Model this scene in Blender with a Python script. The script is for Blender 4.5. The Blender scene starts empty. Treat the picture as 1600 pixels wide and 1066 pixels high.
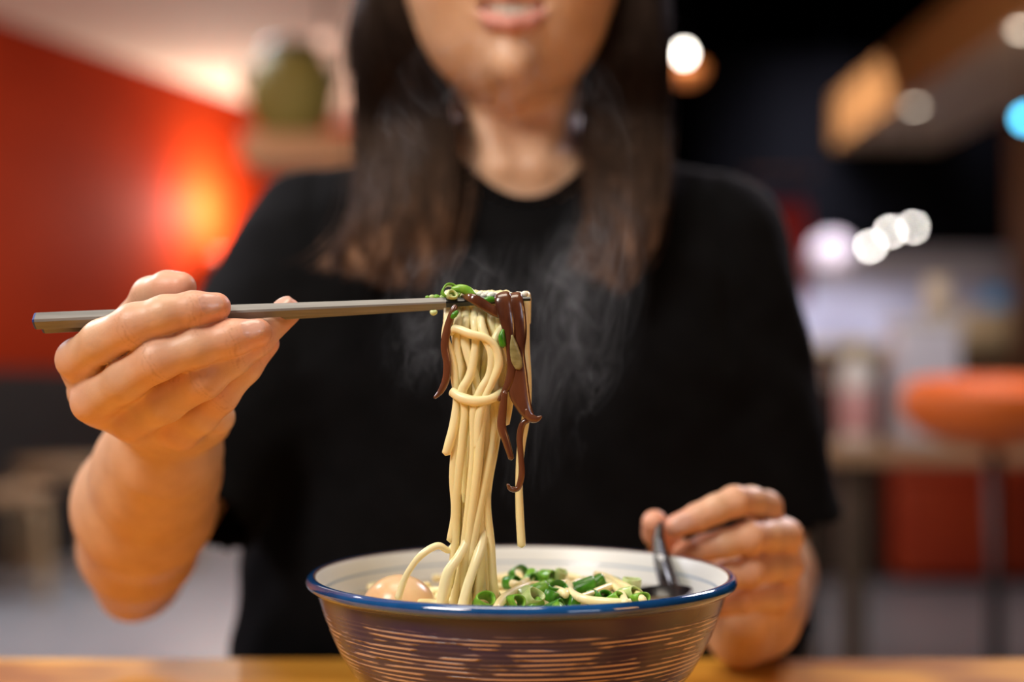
import bpy, math, random
import numpy as np
from mathutils import Vector
random.seed(7); rng = np.random.default_rng(7)
sc = bpy.context.scene
COL = sc.collection
F = 2222.0; CZ = 0.93; TILT = math.atan(43/F)
TABLE = 0.75

def P(px, py, D):
    """point of the place seen at this pixel of a 1600x1066 frame, D metres in front of the camera"""
    a = (px-800)/F; b = -(py-533)/F
    y = math.cos(TILT) - b*math.sin(TILT); z = math.sin(TILT) + b*math.cos(TILT)
    s = D/y
    return np.array((a*s, D, CZ + z*s))

# ------------------------------------------------------------------ materials
def mat(name, color=(.5,.5,.5), rough=.5, metal=0, spec=.5, **kw):
    m = bpy.data.materials.new(name); m.use_nodes = True
    n = m.node_tree.nodes; p = n['Principled BSDF']
    p.inputs['Base Color'].default_value = (*color, 1)
    p.inputs['Roughness'].default_value = rough
    p.inputs['Metallic'].default_value = metal
    p.inputs['Specular IOR Level'].default_value = spec
    for k, v in kw.items():
        p.inputs[k.replace('_', ' ')].default_value = v
    return m
def N(m, t, **kw):
    nd = m.node_tree.nodes.new(t)
    for k, v in kw.items():
        if k in nd.inputs: nd.inputs[k].default_value = v
        else: setattr(nd, k, v)
    return nd
def L(m, a, ao, b, bi): m.node_tree.links.new(a.outputs[ao], b.inputs[bi])
def ramp(m, stops, interp='LINEAR'):
    r = m.node_tree.nodes.new('ShaderNodeValToRGB'); r.color_ramp.interpolation = interp
    el = r.color_ramp.elements
    while len(el) < len(stops): el.new(.5)
    for e, (pos, c) in zip(el, stops): e.position = pos; e.color = (*c, 1) if len(c) == 3 else c
    return r
def noisy(name, c1, c2, scale=(8,8,8), rough=.5, detail=4, lo=.35, hi=.65, bump=0, bdist=.001, bscale=None, coord='Object', **kw):
    m = mat(name, c1, rough, **kw); p = m.node_tree.nodes['Principled BSDF']
    tc = N(m, 'ShaderNodeTexCoord'); mp = N(m, 'ShaderNodeMapping'); mp.inputs['Scale'].default_value = scale
    nz = N(m, 'ShaderNodeTexNoise'); nz.inputs['Scale'].default_value = 1; nz.inputs['Detail'].default_value = detail
    r = ramp(m, [(lo, c1), (hi, c2)])
    L(m, tc, coord, mp, 'Vector'); L(m, mp, 0, nz, 'Vector'); L(m, nz, 'Fac', r, 0); L(m, r, 0, p, 'Base Color')
    if bump:
        b = N(m, 'ShaderNodeBump'); b.inputs['Strength'].default_value = bump; b.inputs['Distance'].default_value = bdist
        if bscale:
            mp2 = N(m, 'ShaderNodeMapping'); mp2.inputs['Scale'].default_value = bscale
            n2 = N(m, 'ShaderNodeTexNoise'); n2.inputs['Scale'].default_value = 1; n2.inputs['Detail'].default_value = 3
            L(m, tc, coord, mp2, 'Vector'); L(m, mp2, 0, n2, 'Vector'); L(m, n2, 'Fac', b, 'Height')
        else: L(m, nz, 'Fac', b, 'Height')
        L(m, b, 0, p, 'Normal')
    return m
def emit(name, color, strength):
    m = mat(name, color, .5); p = m.node_tree.nodes['Principled BSDF']
    p.inputs['Emission Color'].default_value = (*color, 1); p.inputs['Emission Strength'].default_value = strength
    return m

# ------------------------------------------------------------------ objects
def mesh(name, V, Fs, mats, fm=None, smooth=True):
    me = bpy.data.meshes.new(name)
    V = np.asarray(V, dtype=np.float32)
    if isinstance(Fs, np.ndarray):
        k = Fs.shape[1]; n = len(Fs)
        me.vertices.add(len(V)); me.vertices.foreach_set('co', V.ravel())
        me.loops.add(n*k); me.loops.foreach_set('vertex_index', Fs.astype(np.int32).ravel())
        me.polygons.add(n); me.polygons.foreach_set('loop_start', np.arange(0, n*k, k, dtype=np.int32))
        me.update(calc_edges=True)
    else:
        me.from_pydata([tuple(v) for v in V], [], Fs)
    for m in (mats if isinstance(mats, (list, tuple)) else [mats]): me.materials.append(m)
    if fm is not None: me.polygons.foreach_set('material_index', np.asarray(fm, dtype=np.int32))
    if smooth: me.polygons.foreach_set('use_smooth', np.ones(len(me.polygons), dtype=bool))
    me.update(); me.validate()
    return me
def base(o):
    b = np.zeros(3)
    while o: b += np.array(o.location); o = o.parent
    return b
def part(name, VF, m, parent=None, loc=None, label=None, fm=None, smooth=True):
    """VF = (verts in world coordinates, faces)"""
    V, Fs = VF[0], VF[1]
    if fm is None and len(VF) > 2: fm = VF[2]
    V = np.asarray(V, dtype=float)
    b = base(parent) if parent else np.zeros(3)
    if loc is None: loc = b if parent else (V.min(0)+V.max(0))/2*np.array((1,1,0)) + np.array((0,0,V[:,2].min()))
    loc = np.asarray(loc, float)
    o = bpy.data.objects.new(name, mesh(name, V-loc, Fs, m, fm, smooth))
    o.location = loc-b; COL.objects.link(o); o.parent = parent
    if label: o['label'] = label
    return o
def thing(name, label, cat, loc, group=None):
    o = bpy.data.objects.new(name, None); COL.objects.link(o); o.location = loc; o.empty_display_size = .05
    o['label'] = label; o['category'] = cat
    if group: o['group'] = group
    return o
def tag(o, label, cat, group=None):
    o['label'] = label; o['category'] = cat
    if group: o['group'] = group
    return o
def struct(o): o['kind'] = 'structure'; return o
def copy_tree(o, loc, label=None):
    r = o.copy(); COL.objects.link(r); r.location = loc
    if label: r['label'] = label
    for c in list(o.children):
        d = c.copy(); COL.objects.link(d); d.parent = r
        for g in list(c.children):
            e = g.copy(); COL.objects.link(e); e.parent = d
    return r

# ------------------------------------------------------------------ shapes
def join(*vfs):
    V = []; Fs = []; M = []; n = 0
    for i, vf in enumerate(vfs):
        V.append(np.asarray(vf[0], float)); Fs += [tuple(int(x)+n for x in f) for f in vf[1]]
        M += list(vf[2]) if len(vf) > 2 else [0]*len(vf[1]); n += len(vf[0])
    return np.vstack(V), Fs, M
def setm(vf, k): return vf[0], vf[1], [k]*len(vf[1])
def box(c, s, bev=.0, rz=0):
    """bevelled box: centre, full size"""
    c = np.array(c, float); h = np.array(s, float)/2; b = min(bev, h.min()*.9) if bev else 0
    V = []; Fs = []
    if not b:
        V = [(x*h[0], y*h[1], z*h[2]) for x in (-1,1) for y in (-1,1) for z in (-1,1)]
        Fs = [(0,1,3,2),(4,6,7,5),(0,4,5,1),(2,3,7,6),(0,2,6,4),(1,5,7,3)]
    else:
        # rounded rectangle rings stacked in z
        def ring(hx, hy, r, z, n=5):
            out = []
            for q, (sx, sy) in enumerate(((1,1),(-1,1),(-1,-1),(1,-1))):
                for i in range(n):
                    a = math.pi/2*(q + i/(n-1))
                    out.append((sx*(hx-r)+r*math.cos(a), sy*(hy-r)+r*math.sin(a), z))
            return out
        rings = []
        for i in range(5):
            a = math.pi/2*i/4; ins = b*(1-math.sin(a))
            rings.append((ins, -h[2]+b*(1-math.cos(a))))
        for i in range(5):
            a = math.pi/2*i/4; ins = b*(1-math.cos(a))
            rings.append((ins, h[2]-b*(1-math.sin(a))))
        for ins, z in rings: V += ring(h[0]-ins, h[1]-ins, max(b-ins*.5, b*.3), z)
        n = 20
        for k in range(len(rings)-1):
            for i in range(n):
                j = (i+1) % n; Fs.append((k*n+i, k*n+j, (k+1)*n+j, (k+1)*n+i))
        Fs.append(tuple(range(n-1, -1, -1))); Fs.append(tuple(len(V)-n+i for i in range(n)))
    V = np.array(V)
    if rz:
        ca, sa = math.cos(rz), math.sin(rz)
        V = np.c_[V[:,0]*ca-V[:,1]*sa, V[:,0]*sa+V[:,1]*ca, V[:,2]]
    return V+c, Fs
def lathe(c, prof, n=48, fm=None, ex=1, ey=1):
    """prof = [(r, z)] bottom to top outside; closed when r==0 ends"""
    V = []; Fs = []; M = []
    for r, z in prof:
        for i in range(n):
            a = 2*math.pi*i/n; V.append((c[0]+r*ex*math.cos(a), c[1]+r*ey*math.sin(a), c[2]+z))
    for k in range(len(prof)-1):
        for i in range(n):
            j = (i+1) % n; Fs.append((k*n+i, k*n+j, (k+1)*n+j, (k+1)*n+i)); M.append(fm[k] if fm else 0)
    return np.array(V), Fs, M
def catmull(pts, step=None, n=None):
    p = np.asarray(pts, float); p = np.vstack([2*p[0]-p[1], p, 2*p[-1]-p[-2]])
    out = []
    for i in range(1, len(p)-2):
        k = n or 6
        for t in np.linspace(0, 1, k, endpoint=False):
            a, b, c, d = p[i-1], p[i], p[i+1], p[i+2]
            out.append(.5*((2*b)+(-a+c)*t+(2*a-5*b+4*c-d)*t*t+(-a+3*b-3*c+d)*t**3))
    out.append(p[-2])
    return np.array(out)
def tube(pts, rx, ry=None, sides=10, n=6, face=None, caps=True, smooth=True):
    """tube along a smoothed path; rx, ry radii per control point (or one number);
    face = direction the ry axis looks along (for ribbons)"""
    pts = np.asarray(pts, float); k = len(pts)
    rx = np.broadcast_to(np.asarray(rx, float), (k,)); ry = rx if ry is None else np.broadcast_to(np.asarray(ry, float), (k,))
    X = np.c_[pts, rx, ry]
    C = catmull(X, n=n) if smooth else X
    c = C[:,:3]; T = np.gradient(c, axis=0); T /= np.linalg.norm(T, axis=1)[:,None]+1e-12
    V = []; u = None
    for i in range(len(c)):
        t = T[i]
        if face is not None:
            f = np.asarray(face[i*0] if np.ndim(face) > 1 else face, float)
            u = np.cross(t, f); u /= np.linalg.norm(u)+1e-9; v = np.cross(t, u)
        else:
            if u is None:
                u = np.cross(t, (0.3,1,.2)); u /= np.linalg.norm(u)
            u = u-t*np.dot(u, t); u /= np.linalg.norm(u)+1e-12; v = np.cross(t, u)
        for j in range(sides):
            a = 2*math.pi*j/sides; V.append(c[i]+u*C[i,3]*math.cos(a)+v*C[i,4]*math.sin(a))
    Fs = []
    m = len(c)
    for i in range(m-1):
        for j in range(sides):
            q = (j+1) % sides; Fs.append((i*sides+j, i*sides+q, (i+1)*sides+q, (i+1)*sides+j))
    if caps:
        V.append(c[0]-T[0]*rx[0]*.6); V.append(c[-1]+T[-1]*rx[-1]*.6); a, b = len(V)-2, len(V)-1
        for j in range(sides):
            q = (j+1) % sides; Fs.append((a, q, j)); Fs.append((b, (m-1)*sides+j, (m-1)*sides+q))
    return np.array(V), Fs
def ball(c, r, n=20, m=12, sz=1, sx=1, sy=1):
    prof = [(max(1e-5, r*math.sin(math.pi*i/m)), -r*sz*math.cos(math.pi*i/m)) for i in range(m+1)]
    return lathe(c, prof, n, ex=sx, ey=sy)

# ------------------------------------------------------------------ signed distance surfaces
def seg(p, a, b, r1, r2, sq=None):
    a = np.asarray(a, float); b = np.asarray(b, float)
    ab = b-a; h = np.clip(((p-a)@ab)/(ab@ab+1e-12), 0, 1)
    d = p-a-h[...,None]*ab
    return np.sqrt((d*d).sum(-1)) - (r1+(r2-r1)*h)
def ell(p, c, r):
    q = (p-np.asarray(c))/np.asarray(r); k = np.sqrt((q*q).sum(-1))
    k2 = np.sqrt((q*q/np.asarray(r)**2).sum(-1))*1+1e-9
    return k*(k-1)/k2
def smin(a, b, k):
    h = np.clip(.5+.5*(b-a)/k, 0, 1)
    return b+(a-b)*h-k*h*(1-h)
def smax(a, b, k): return -smin(-a, -b, k)
def chain(p, pts, k=.003):
    d = None
    for (a, ra), (b, rb) in zip(pts[:-1], pts[1:]):
        e = seg(p, a, b, ra, rb); d = e if d is None else smin(d, e, k)
    return d
def surfnet(fn, lo, hi, h, v=None):
    if v is not None: n = list(v.shape); lo = np.zeros(3)
    else:
        lo = np.asarray(lo, float); n = [int(math.ceil((b-a)/h))+1 for a, b in zip(lo, hi)]
        ax = [lo[i]+h*np.arange(n[i]) for i in range(3)]
        v = np.empty(n, dtype=np.float32)
        for i0 in range(0, n[0], 24):   # slabs
            g = np.stack(np.meshgrid(ax[0][i0:i0+24], ax[1], ax[2], indexing='ij'), -1)
            v[i0:i0+24] = fn(g)
    s = v < 0
    c = sum(s[a:n[0]-1+a, b:n[1]-1+b, d:n[2]-1+d].astype(np.int8) for a in (0,1) for b in (0,1) for d in (0,1))
    mk = (c > 0) & (c < 8)
    I, J, K = np.nonzero(mk); idx = -np.ones(mk.shape, dtype=np.int64); idx[I,J,K] = np.arange(len(I))
    acc = np.zeros((len(I), 3)); cnt = np.zeros(len(I))
    cor = [(a,b,d) for a in (0,1) for b in (0,1) for d in (0,1)]
    for A in cor:
        for B in cor:
            if sum(abs(x-y) for x, y in zip(A, B)) == 1 and A < B:
                va = v[I+A[0], J+A[1], K+A[2]]; vb = v[I+B[0], J+B[1], K+B[2]]
                w = (va < 0) != (vb < 0); t = va/(va-vb+1e-20)
                pos = np.array(A)[None]+t[:,None]*(np.array(B)-np.array(A))[None]
                acc[w] += pos[w]; cnt[w] += 1
    V = lo + h*(np.c_[I,J,K] + acc/cnt[:,None])
    Q = []
    for axis in range(3):
        sl1 = [slice(None)]*3; sl2 = [slice(None)]*3; sl1[axis] = slice(0,-1); sl2[axis] = slice(1,None)
        a = s[tuple(sl1)]; b = s[tuple(sl2)]
        E = np.argwhere(a != b); o1, o2 = [(1,2),(2,0),(0,1)][axis]
        ok = (E[:,o1] >= 1) & (E[:,o2] >= 1) & (E[:,o1] < n[o1]-1) & (E[:,o2] < n[o2]-1)
        E = E[ok]; flip = b[E[:,0],E[:,1],E[:,2]]
        def g(d1, d2):
            X = E.copy(); X[:,o1] -= d1; X[:,o2] -= d2
            return idx[X[:,0],X[:,1],X[:,2]]
        q = np.c_[g(1,1), g(0,1), g(0,0), g(1,0)]
        q[flip] = q[flip][:, ::-1]
        Q.append(q)
    return V, np.vstack(Q)
def surfnet_axes(fn, ax, blk=14, margin=.012):
    """surface nets on a grid whose steps vary along each axis; blocks far from the surface are skipped"""
    ax = [np.asarray(a, float) for a in ax]; n = [len(a) for a in ax]
    v = np.full(n, 1, dtype=np.float32)
    st = [np.arange(0, k, blk) for k in n]
    cen = [np.array([(a[i]+a[min(i+blk, len(a))-1])/2 for i in s]) for a, s in zip(ax, st)]
    hal = [np.array([(a[min(i+blk, len(a))-1]-a[i])/2 for i in s]) for a, s in zip(ax, st)]
    g = np.stack(np.meshgrid(*cen, indexing='ij'), -1); d = fn(g)
    hd = np.sqrt(hal[0][:,None,None]**2+hal[1][None,:,None]**2+hal[2][None,None,:]**2)
    near = np.abs(d) < hd*1.15+margin
    for i, a in enumerate(st[0]):
        for j, b in enumerate(st[1]):
            for k, c in enumerate(st[2]):
                sl = (slice(a, a+blk), slice(b, b+blk), slice(c, c+blk))
                if near[i,j,k]: v[sl] = fn(np.stack(np.meshgrid(ax[0][sl[0]], ax[1][sl[1]], ax[2][sl[2]], indexing='ij'), -1))
                else: v[sl] = d[i,j,k]
    V, Q = surfnet(None, None, None, 1., v)
    return np.stack([np.interp(V[:,k], np.arange(n[k]), ax[k]) for k in range(3)], -1), Q
def steps(*spans):
    """grid coordinates from (start, end, step) spans joined end to end"""
    out = []
    for a, b, h in spans:
        k = max(1, int(round((b-a)/h))); out += list(a+(b-a)*np.arange(k)/k)
    return np.array(out+[spans[-1][1]])
def cut(V, Q, keep):
    """drop the vertices where keep is False"""
    m = -np.ones(len(V), dtype=np.int64); m[keep] = np.arange(keep.sum())
    q = m[Q]; q = q[(q >= 0).all(1)]
    return V[keep], q
def relax(V, Q, it=2, lam=.5):
    n = len(V)
    E = np.vstack([Q[:,[0,1]], Q[:,[1,2]], Q[:,[2,3]], Q[:,[3,0]]]); E = np.vstack([E, E[:, ::-1]])
    cnt = np.bincount(E[:,0], minlength=n).astype(float)+1e-9
    for _ in range(it):
        A = np.stack([np.bincount(E[:,0], weights=V[E[:,1],k], minlength=n) for k in range(3)], -1)/cnt[:,None]
        V = V+lam*(A-V)
    return V
STEAM = True
# ================================================================== PERSON
def Q4(px, py, D, r): return (P(px, py, D), r)
# right hand of the person (left in the picture), holding the chopsticks
HL = dict(
 index=[Q4(121,562,.628,.0090), Q4(160,533,.614,.0090), Q4(210,508,.605,.0089), Q4(258,491,.6035,.0077), Q4(302,483,.605,.0072), Q4(338,480,.608,.0063)],
 middle=[Q4(145,628,.630,.0092), Q4(196,594,.615,.0088), Q4(246,562,.606,.0090), Q4(308,542,.6065,.0081), Q4(363,528,.6085,.0076), Q4(403,520,.611,.0062)],
 ring=[Q4(206,658,.638,.0086), Q4(258,630,.625,.0084), Q4(318,592,.6155,.0086), Q4(362,559,.6175,.0078), Q4(400,531,.622,.0072), Q4(449,487,.6335,.0062)],
 pinky=[Q4(283,674,.648,.0082), Q4(315,650,.638,.0076), Q4(344,620,.632,.0074), Q4(384,574,.631,.0066), Q4(417,537,.634,.0056)],
 thumb=[Q4(196,560,.672,.0125), Q4(214,505,.655,.0100), Q4(236,463,.642,.0084), Q4(262,452,.635,.0078), Q4(283,449,.631,.0068)])
HLB = dict(index=Q4(225,640,.698,.0135), middle=Q4(245,652,.700,.0135), ring=Q4(268,658,.702,.0135), pinky=Q4(300,655,.705,.0135), thumb=Q4(240,645,.705,.014))
ARM_L = [Q4(262,665,.706,.021), Q4(258,700,.722,.0265), Q4(246,735,.748,.0310), Q4(226,790,.790,.0370), Q4(216,855,.842,.0325), Q4(212,900,.876,.0225)]
ELB_L = P(220,893,.895)
SH_L = np.array((-.141,1.025,1.032)); SH_R = np.array((.147,1.025,1.027)); ELB_R = np.array((.176,1.045,.797))
dd = -.012
HR = dict(
 index=[Q4(1197,793,.800+dd,.0088), Q4(1174,785,.780+dd,.0080), Q4(1148,784,.764+dd,.0080), Q4(1118,796,.759+dd,.0073), Q4(1092,808,.757+dd,.0070), Q4(1057,822,.755+dd,.0062)],
 middle=[Q4(1228,838,.800+dd,.0092), Q4(1200,838,.780+dd,.0082), Q4(1170,841,.765+dd,.0086), Q4(1132,850,.762+dd,.0074), Q4(1100,857,.764+dd,.0068), Q4(1066,865,.770+dd,.0058)],
 ring=[Q4(1230,884,.804+dd,.0086), Q4(1204,888,.785+dd,.0078), Q4(1172,893,.769+dd,.0083), Q4(1136,900,.768+dd,.0072), Q4(1106,908,.772+dd,.0064), Q4(1084,915,.780+dd,.0056)],
 pinky=[Q4(1222,930,.812+dd,.0080), Q4(1196,936,.797+dd,.0070), Q4(1158,938,.782+dd,.0074), Q4(1130,945,.782+dd,.0060), Q4(1106,952,.786+dd,.0052)],
 thumb=[Q4(1120,905,.828+dd,.0115), Q4(1068,878,.806+dd,.0098), Q4(1040,850,.789+dd,.0086), Q4(1028,832,.779+dd,.0080), Q4(1023,817,.773+dd,.0070)])
HRB = dict(index=Q4(1190,925,.855,.014), middle=Q4(1198,940,.858,.014), ring=Q4(1196,955,.858,.014), pinky=Q4(1188,975,.855,.015), thumb=Q4(1160,945,.852,.015))

def frame_ell(p, c, t, d, r):
    """ellipsoid, long axis t, thin axis d"""
    t = np.asarray(t, float); t /= np.linalg.norm(t); d = np.asarray(d, float); d = d-t*(d@t); d /= np.linalg.norm(d)
    w = np.cross(t, d); q = p-np.asarray(c)
    return ell(np.stack([q@t, q@w, q@d], -1), (0,0,0), r)
def nail_spec(fing, dors, back=.003, w=.0047, ln=.0058, out=.80):
    (a, ra), (b, rb) = fing[-2], fing[-1]
    t = b-a; t /= np.linalg.norm(t); d = np.array(dors, float); d -= t*(d@t); d /= np.linalg.norm(d)
    return (b-t*back+d*rb*out, t, d, (ln, w, .0016))
NAILS = [nail_spec(HL['index'], (.1,-1,.28), .0035), nail_spec(HL['middle'], (.1,-1,.45), .0025), nail_spec(HL['ring'], (-.3,-.5,.9), .001),
         nail_spec(HL['thumb'], (0,.6,.9)), nail_spec(HR['index'], (-.25,-1,.12), .0028), nail_spec(HR['thumb'], (-.4,.9,.3))]
def hand(p, H, B, kf=.0011, kp=.006):
    d = None; palm = None
    for nm, ch in H.items():
        f = chain(p, ch, .0035)
        bs, rb = B[nm]
        m = seg(p, ch[0][0], bs, ch[0][1]*.97, rb)
        palm = m if palm is None else smin(palm, m, kp)
        d = f if d is None else smin(d, f, kf)
    return smin(d, palm, .0035)
def webs(p, H, B, fill):
    d = None
    for a, b, ra, rb in fill:
        e = seg(p, a, b, ra, rb); d = e if d is None else smin(d, e, .006)
    return d
MID_L = [(P(215,620,.632), P(285,589,.6245), .0076, .0078), (P(128,575,.640), P(150,622,.640), .0092, .0092), (P(158,632,.642), P(206,655,.646), .0090, .0090), (P(214,658,.650), P(283,668,.656), .0088, .0088),
          (P(165,585,.632), P(215,598,.634), .0085, .0085), (P(230,615,.640), P(290,640,.644), .0085, .0085)]
FILL_L = MID_L + [(P(150,610,.655), P(250,650,.69), .013, .017), (P(215,640,.668), P(300,655,.695), .014, .015),
          (P(338,652,.668), P(318,655,.69), .0088, .014), (P(185,570,.665), P(240,640,.695), .014, .017)]
FILL_R = [(P(1205,850,.820), P(1195,940,.85), .015, .018), (P(1208,915,.825), P(1180,970,.85), .015, .019),
          (P(1168,962,.812), P(1160,992,.838), .0160, .0190), (P(1135,925,.835), P(1150,985,.845), .0135, .0185)]
def hands_l(p):
    h = hand(p, HL, HLB)
    h = smin(h, webs(p, HL, HLB, FILL_L), .006)
    arm = chain(p, ARM_L, .012)
    arm = smin(arm, seg(p, ARM_L[-2][0], P(202,932,.872), .022, .0125), .012)
    arm = smin(arm, seg(p, ELB_L, SH_L+np.array((0,0,-.012)), .026, .034), .02)
    d = smin(h, arm, .0045)
    for c, t, dn, r in NAILS[:4]: d = smin(d, frame_ell(p, c, t, dn, r), .0006)
    return d
def hands_r(p):
    h = hand(p, HR, HRB)
    h = smin(h, webs(p, HR, HRB, FILL_R), .006)
    arm = chain(p, [(P(1188,965,.853), .0245), (np.array((.158,.90,.785)), .0265), (np.array((.170,.97,.790)), .034), (ELB_R, .034)], .012)
    arm = smin(arm, seg(p, ELB_R, SH_R+np.array((0,0,-.012)), .036, .034), .02)
    d = smin(h, arm, .008)
    for c, t, dn, r in NAILS[4:]: d = smin(d, frame_ell(p, c, t, dn, r), .0006)
    return d
# torso tables: z, half width, half depth, centre y
TT = np.array([(.40,.190,.125,1.03),(.60,.195,.120,1.02),(.73,.198,.112,1.02),(.85,.186,.103,1.018),(.93,.184,.104,1.014),(1.0,.172,.094,1.014),
  (1.035,.160,.080,1.018),(1.062,.140,.066,1.024),(1.080,.112,.060,1.028),(1.094,.080,.055,1.030),(1.105,.050,.045,1.030),(1.125,.010,.010,1.03),(1.3,.004,.004,1.03)])
ZZ = np.linspace(.4, 1.3, 361)
TI = [np.convolve(np.pad(np.interp(ZZ, TT[:,0], TT[:,k]), 4, mode='edge'), np.ones(9)/9, 'valid') for k in (1,2,3)]
def torso(p, off=0.):
    z = p[...,2]; a = np.interp(z, ZZ, TI[0])+off; b = np.interp(z, ZZ, TI[1])+off; y0 = np.interp(z, ZZ, TI[2])
    a = np.maximum(a, .002); b = np.maximum(b, .002)
    x = np.abs(p[...,0]-.003)/a; y = np.abs(p[...,1]-y0)/b
    k = (x**2.5+y**2.5)**(1/2.5)
    return (k-1)*b
LIPL = [(P(732,8,.914),.0014),(P(748,21,.9075),.0034),(P(772,34,.9015),.0048),(P(800,38,.8990),.0052),(P(828,33,.9015),.0048),(P(851,19,.9075),.0034),(P(866,5,.914),.0014)]
LIPU = [(P(732,8,.914),.0014),(P(762,-6,.9035),.0034),(P(799,-10,.8990),.0042),(P(836,-8,.9035),.0034),(P(866,5,.914),.0014)]
HC = np.array((-.001,.955,1.184))
def head(p):
    d = ell(p, (0,1.005,1.242), (.073,.093,.088))
    d = smin(d, ell(p, HC, (.0690,.0585,.076)), .02)
    d = smin(d, seg(p, (0,.913,1.1265), (0,.935,1.13), .0135, .02), .016)
    for s in (-1,1):
        d = smin(d, seg(p, (s*.038,.921,1.186), (s*.050,.948,1.195), .018, .018), .02)
        d = smin(d, ell(p, (s*.074,1.0,1.22), (.008,.017,.030)), .006)
        d = smax(d, -ell(p, (s*.031,.888,1.232), (.017,.010,.010)), .012)
        d = smin(d, seg(p, (s*.014,.904,1.243+.008), (s*.046,.916,1.250), .005, .004), .012)
        d = smin(d, ell(p, (s*.0095,.893,1.196), (.007,.008,.006)), .006)
    d = smin(d, chain(p, [(np.array((0,.899,1.245)),.006),(np.array((0,.889,1.215)),.007),(np.array((0,.881,1.199)),.0088)], .006), .010)
    # mouth
    low = chain(p, LIPL, .004)
    up = chain(p, LIPU, .004)
    d = smin(d, low, .004); d = smin(d, up, .004)
    m = chain(p, [(P(742,8,.908),.0020),(P(770,11,.899),.0042),(P(800,14,.895),.0050),(P(830,10,.899),.0042),(P(856,5,.908),.0020)], .003)
    m2 = chain(p, [(P(748,8,.912),.0026),(P(800,12,.904),.0052),(P(850,6,.912),.0026)], .003)
    return smax(d, -np.minimum(m, m2), .002)
def neck(p):
    d = seg(p, (.006,1.035,1.03), (.002,1.0,1.17), .050, .0445)
    for s in (-1,1):   # tendons and collar bones
        d = smin(d, seg(p, (.006+s*.012,.960,1.068), (s*.042,.985,1.15), .006, .007), .02)
        d = smin(d, seg(p, (.006+s*.012,.958,1.066), (.006+s*.085,1.00,1.064), .0065, .006), .012)
    return d
def body(p):
    d = smin(torso(p, -.011), neck(p), .03)
    d = smin(d, head(p), .012)
    return d
def all_body(p):
    x = p[...,0]; d = body(p) if p[...,1].max() > .84 else np.full(p.shape[:-1], 1., dtype=float)
    if x.min() < .03: d = smin(d, hands_l(p), .006)
    if x.max() > -.03: d = smin(d, hands_r(p), .006)
    return d
def bodies():
    ax = [steps((-.300,-.232,.003), (-.232,-.082,.00095), (-.082,.070,.0021), (.070,.190,.0012), (.190,.275,.003)),
          steps((.585,.725,.00095), (.725,.880,.0012), (.880,.975,.0019), (.975,1.165,.0034)),
          steps((.700,.748,.003), (.748,.868,.0012), (.868,.988,.00095), (.988,1.09,.003), (1.09,1.22,.0017), (1.22,1.36,.0028))]
    V, Q = surfnet_axes(all_body, ax)
    return relax(V, Q, 2, .5), Q
V, Q = bodies()
# skin marks: R redness, G nail, B lips, painted crease shade in alpha
Cc = np.zeros((len(V), 4), dtype=np.float32)
for H in (HL, HR):
    for nm, ch in H.items():
        tip = ch[-1][0]; d = np.linalg.norm(V-tip, axis=1); Cc[:,0] = np.maximum(Cc[:,0], np.clip(1.25-d/.016, 0, 1))
        for k in ((0, 2, 4) if nm != 'pinky' and nm != 'thumb' else (0, 2)):
            d = np.linalg.norm(V-ch[k][0], axis=1); Cc[:,0] = np.maximum(Cc[:,0], .5*np.clip(1.4-d/.011, 0, 1))
            if k:   # knuckle creases across the finger, their shade painted as dark lines
                ax = ch[min(k+1,len(ch)-1)][0]-ch[k-1][0]; ax /= np.linalg.norm(ax)
                s = (V-ch[k][0])@ax + .0006*np.sin((V@np.array((900.,700.,1100.))))
                w = np.exp(-(s/.0035)**2)*(d < .0135)
                Cc[:,3] = np.maximum(Cc[:,3], w*np.clip(np.cos(s*2*math.pi/.0024)*1.6-.8, 0, 1))
for c, t, d, r in NAILS:
    e = frame_ell(V, c, t, d, (r[0]*1.02, r[1]*1.02, .004)); side = (V-c)@d
    Cc[:,1] = np.maximum(Cc[:,1], ((e < 0) & (side > -.0018)).astype(float))
lipl = chain(V, LIPL, .004)
lipu = chain(V, LIPU, .004)
lp = np.minimum(lipl, lipu); Cc[:,2] = np.clip(1-lp/.0011, 0, 1)*(V[:,1] < .93)
for s in (-1,1):
    Cc[:,0] = np.maximum(Cc[:,0], .35*np.clip(1.3-np.linalg.norm(V-np.array((s*.042,.92,1.195)), axis=1)/.028, 0, 1))

skin = mat('skin', (.60,.33,.21), .42); p_ = skin.node_tree.nodes['Principled BSDF']
p_.inputs['Subsurface Weight'].default_value = .12; p_.inputs['Subsurface Radius'].default_value = (.008,.0035,.002); p_.inputs['Subsurface Scale'].default_value = .5
at = N(skin, 'ShaderNodeAttribute', attribute_name='marks'); sp = N(skin, 'ShaderNodeSeparateColor')
L(skin, at, 'Color', sp, 'Color')
tc = N(skin, 'ShaderNodeTexCoord'); nz = N(skin, 'ShaderNodeTexNoise'); nz.inputs['Scale'].default_value = 90; nz.inputs['Detail'].default_value = 5
L(skin, tc, 'Object', nz, 'Vector')
r0 = ramp(skin, [(.3,(.66,.385,.235)),(.7,(.75,.465,.30))]); L(skin, nz, 'Fac', r0, 0)
def mixc(m, fac, a, b, A=None, B=None):
    x = N(m, 'ShaderNodeMix', data_type='RGBA')
    if A is not None: L(m, A[0], A[1], x, 6)
    else: x.inputs[6].default_value = (*a, 1)
    x.inputs[7].default_value = (*b, 1)
    L(m, fac[0], fac[1], x, 0); return x
mx1 = mixc(skin, (sp,'Red'), None, (.76,.35,.23), A=(r0,'Color'))
mx2 = mixc(skin, (sp,'Blue'), None, (.62,.25,.20), A=(mx1,2))
mx3 = mixc(skin, (sp,'Green'), None, (.70,.40,.31), A=(mx2,2))
mc = N(skin, 'ShaderNodeMath', operation='MULTIPLY'); mc.inputs[1].default_value = .38; L(skin, at, 'Alpha', mc, 0)
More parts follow.
